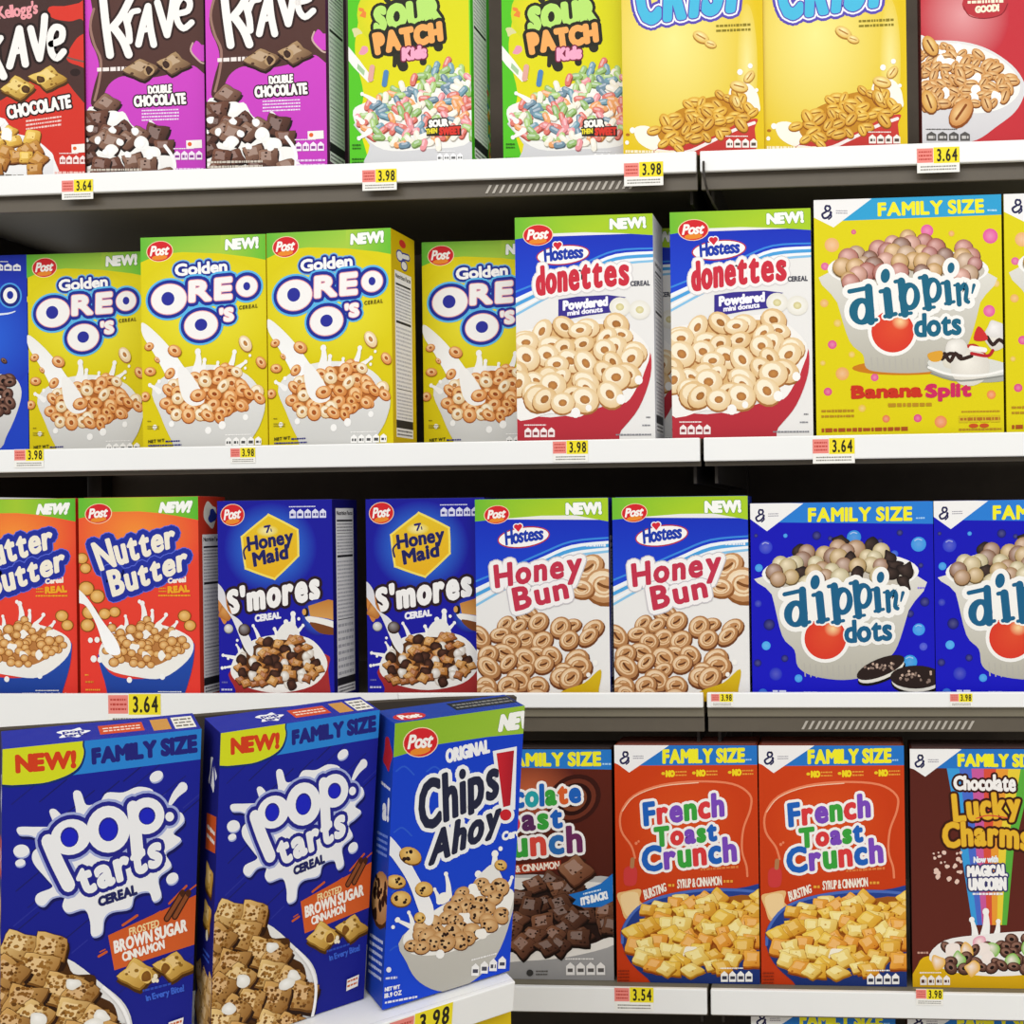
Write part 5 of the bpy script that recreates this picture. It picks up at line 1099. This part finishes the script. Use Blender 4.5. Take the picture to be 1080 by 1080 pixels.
st = bpy.data.objects.new('display_stand', None); COL.objects.link(st); st.matrix_world = RM
tag(st, 'dark back board of the stand behind the navy and blue cartons', 'display stand')
sd = bpy.data.objects.new('stand_shelf', None); COL.objects.link(sd); sd.matrix_world = RM
tag(sd, 'tilted white shelf under the navy and bright blue cartons', 'shelf')
def rack_box(name, x0, x1, y0, y1, z0, z1, mat, bev=0): return link(name, box_mesh(name, x0, x1, y0, y1, z0, z1, bev), sd, mat)
rack_box('deck', -.52, .1345, -.012, .128, -.014, -.0012, MAT_WHITE)
rack_box('price_rail', -.52, .1345, -.019, -.0125, -.034, -.0005, MAT_WHITE, .0012)
# back board with a slanting top edge
PB = .1285
def on_plane(px, py, nn):
    d = fw + RV * ((px - XPP) / FPX) - UV * ((py - YPP) / FPX); o = RO + dp * nn; t = (o - CAM).dot(dp) / d.dot(dp); p = CAM + d * t - o
    return p.dot(e1), p.dot(up)
ptop = [on_plane(x, y, PB) for x, y in ((-30, 772), (180, 758), (360, 743), (470, 737), (545, 735))]
prof = ptop + [(ptop[-1][0], -.03), (ptop[0][0], -.03)]
bm = bmesh.new(); A_ = [bm.verts.new((x, PB, z)) for x, z in prof]; B_ = [bm.verts.new((x, PB + .008, z)) for x, z in prof]
bm.faces.new(A_); bm.faces.new(B_[::-1])
for i in range(len(prof)): bm.faces.new((A_[i - 1], A_[i], B_[i], B_[i - 1]))
bmesh.ops.recalc_face_normals(bm, faces=bm.faces); me = bpy.data.meshes.new('back_board'); bm.to_mesh(me); bm.free(); link('back_board', me, st, MAT_BACK)
# straight lower part: upright posts and a lower deck
inv = RM.inverted()
def world_child(name, me, mat, wm): 
    o = link(name, me, st, mat); o.matrix_local = inv @ wm; return o
LM = fmat(RO, RA, 0)
LOWTOP = P(505, 1070, -.36).z - RO.z
LOWB = LOWTOP - CARTON['crisp'][1] - .001
for s, lab in ((-.5, 'dark post of the stand beyond the left navy pastry carton'), (.118, 'dark post of the stand behind the bright blue cookie carton')):
    me = box_mesh('stand_post', s - .012, s + .012, .150, .172, ZF - RO.z, -.02, .002)
    po = link('stand_post', me, None, MAT_POST); po.matrix_world = LM; tag(po, lab, 'post', 'posts of the stand')
ld = bpy.data.objects.new('stand_shelf', None); COL.objects.link(ld); ld.matrix_world = LM; tag(ld, 'level lower white shelf of the stand at the bottom photo edge', 'shelf')
link('deck', box_mesh('deck', -.52, .1345, -.02, .110, LOWB - .016, LOWB - .0005), ld, MAT_WHITE); link('price_rail', box_mesh('price_rail', -.52, .1345, -.027, -.0205, LOWB - .03, LOWB, .001), ld, MAT_WHITE)
low = []
for i, (s, lab) in enumerate(((-.05, 'yellow carton on the lower deck of the stand, under the blue cookie carton'), (-.25, 'yellow carton on the lower deck of the stand, under the navy pastry cartons'))):
    low.append(make_carton('crisp', fmat(RO + frame(RA, 0)[0] * s + frame(RA, 0)[1] * .004 + u0 * LOWB, RA, 0), lab, 'cartons on the lower deck'))

# ---------------------------------------------------------------- price tags
def tag_meshes(price):
    a = Art([(0, 0), (100, 0), (100, 60), (0, 60)])
    a.part('pink_strip'); a.poly([(0, 2), (38, 2), (38, 36), (0, 36)], 'ec8a80'); a.tiny(4, 6, 35, 32, 'c0483e', 3)
    a.part('yellow_strip'); a.poly([(39, 0), (100, 0), (100, 38), (39, 38)], 'f0de2c')
    a.part('price_digits'); a.text(price, [(48, 5), (94, 5)], [(48, 33), (94, 33)], [('2c281c', .9)], .3)
    a.part('small_print'); a.tiny(8, 42, 92, 56, '8a867e', 2)
    return a
TAGM = {}
def price_tag(price, px, py, wpx, label, m=None):
    k = (price, wpx)
    w = wpx / 800.0; h = w * .6
    if k not in TAGM: TAGM[k] = [('card', box_mesh('card', 0, w, 0, .0005, 0, h), MAT_PAPER)] + [(n, me, None) for n, me in tag_meshes(price).bake(w, h)]
    e = bpy.data.objects.new('price_tag', None); COL.objects.link(e); e.empty_display_size = .01
    if m is None: p = P(px, py, -.0078); m = Matrix.Translation((p.x, p.y, p.z - h))
    e.matrix_world = m; tag(e, label, 'price tag', 'shelf price tags')
    for n, me, mt in TAGM[k]:
        if mt and not me.materials: me.materials.append(mt)
        o = link(n, me, yel if n == 'price_digits' else e)
        if n == 'yellow_strip': yel = o
        if n == 'small_print': o['kind'] = 'stuff'
for pr, px, py, wpx, lab in (
        ('3.64', 65, 190, 36, 'price tag under the red carton on the topmost shelf'), ('3.98', 382, 179, 38, 'price tag under the lime green candy carton'), ('3.98', 658, 171.5, 42, 'price tag under the yellow wheat carton near the shelf joint'), ('3.64', 967, 156, 44, 'price tag under the red wheat bowl carton'),
        ('3.98', 15, 474, 34, 'price tag at the left end of the second shelf'), ('3.98', 243, 472.5, 28, 'faded price tag between the second and third yellow cookie cartons'), ('3.98', 583, 465, 38, 'price tag under the left donut carton'), ('3.64', 857, 462.5, 44, 'price tag under the yellow family cup carton'),
        ('3.98', 750, 731.5, 23, 'small price tag under the right iced bun carton'), ('3.98', 1002, 731.5, 23, 'small price tag between the two blue cup cartons'),
        ('3.54', 648, 1041, 42, 'price tag under the left red-orange squares carton'), ('3.98', 966, 1043, 28, 'pale price tag under the rainbow carton')):
    price_tag(pr, px, py, wpx, lab)
price_tag('3.64', 0, 0, 60, 'large price tag on the deep white holder under the orange carton', Matrix.Translation((P(114, 732, -.0102).x, -.0102, P(114, 732, -.0102).z - .045)))
price_tag('3.98', 0, 0, 52, 'price tag on the tilted stand rail under the blue cookie carton', RM @ Matrix.Translation((.0, -.0197, -.0335 - .006)))
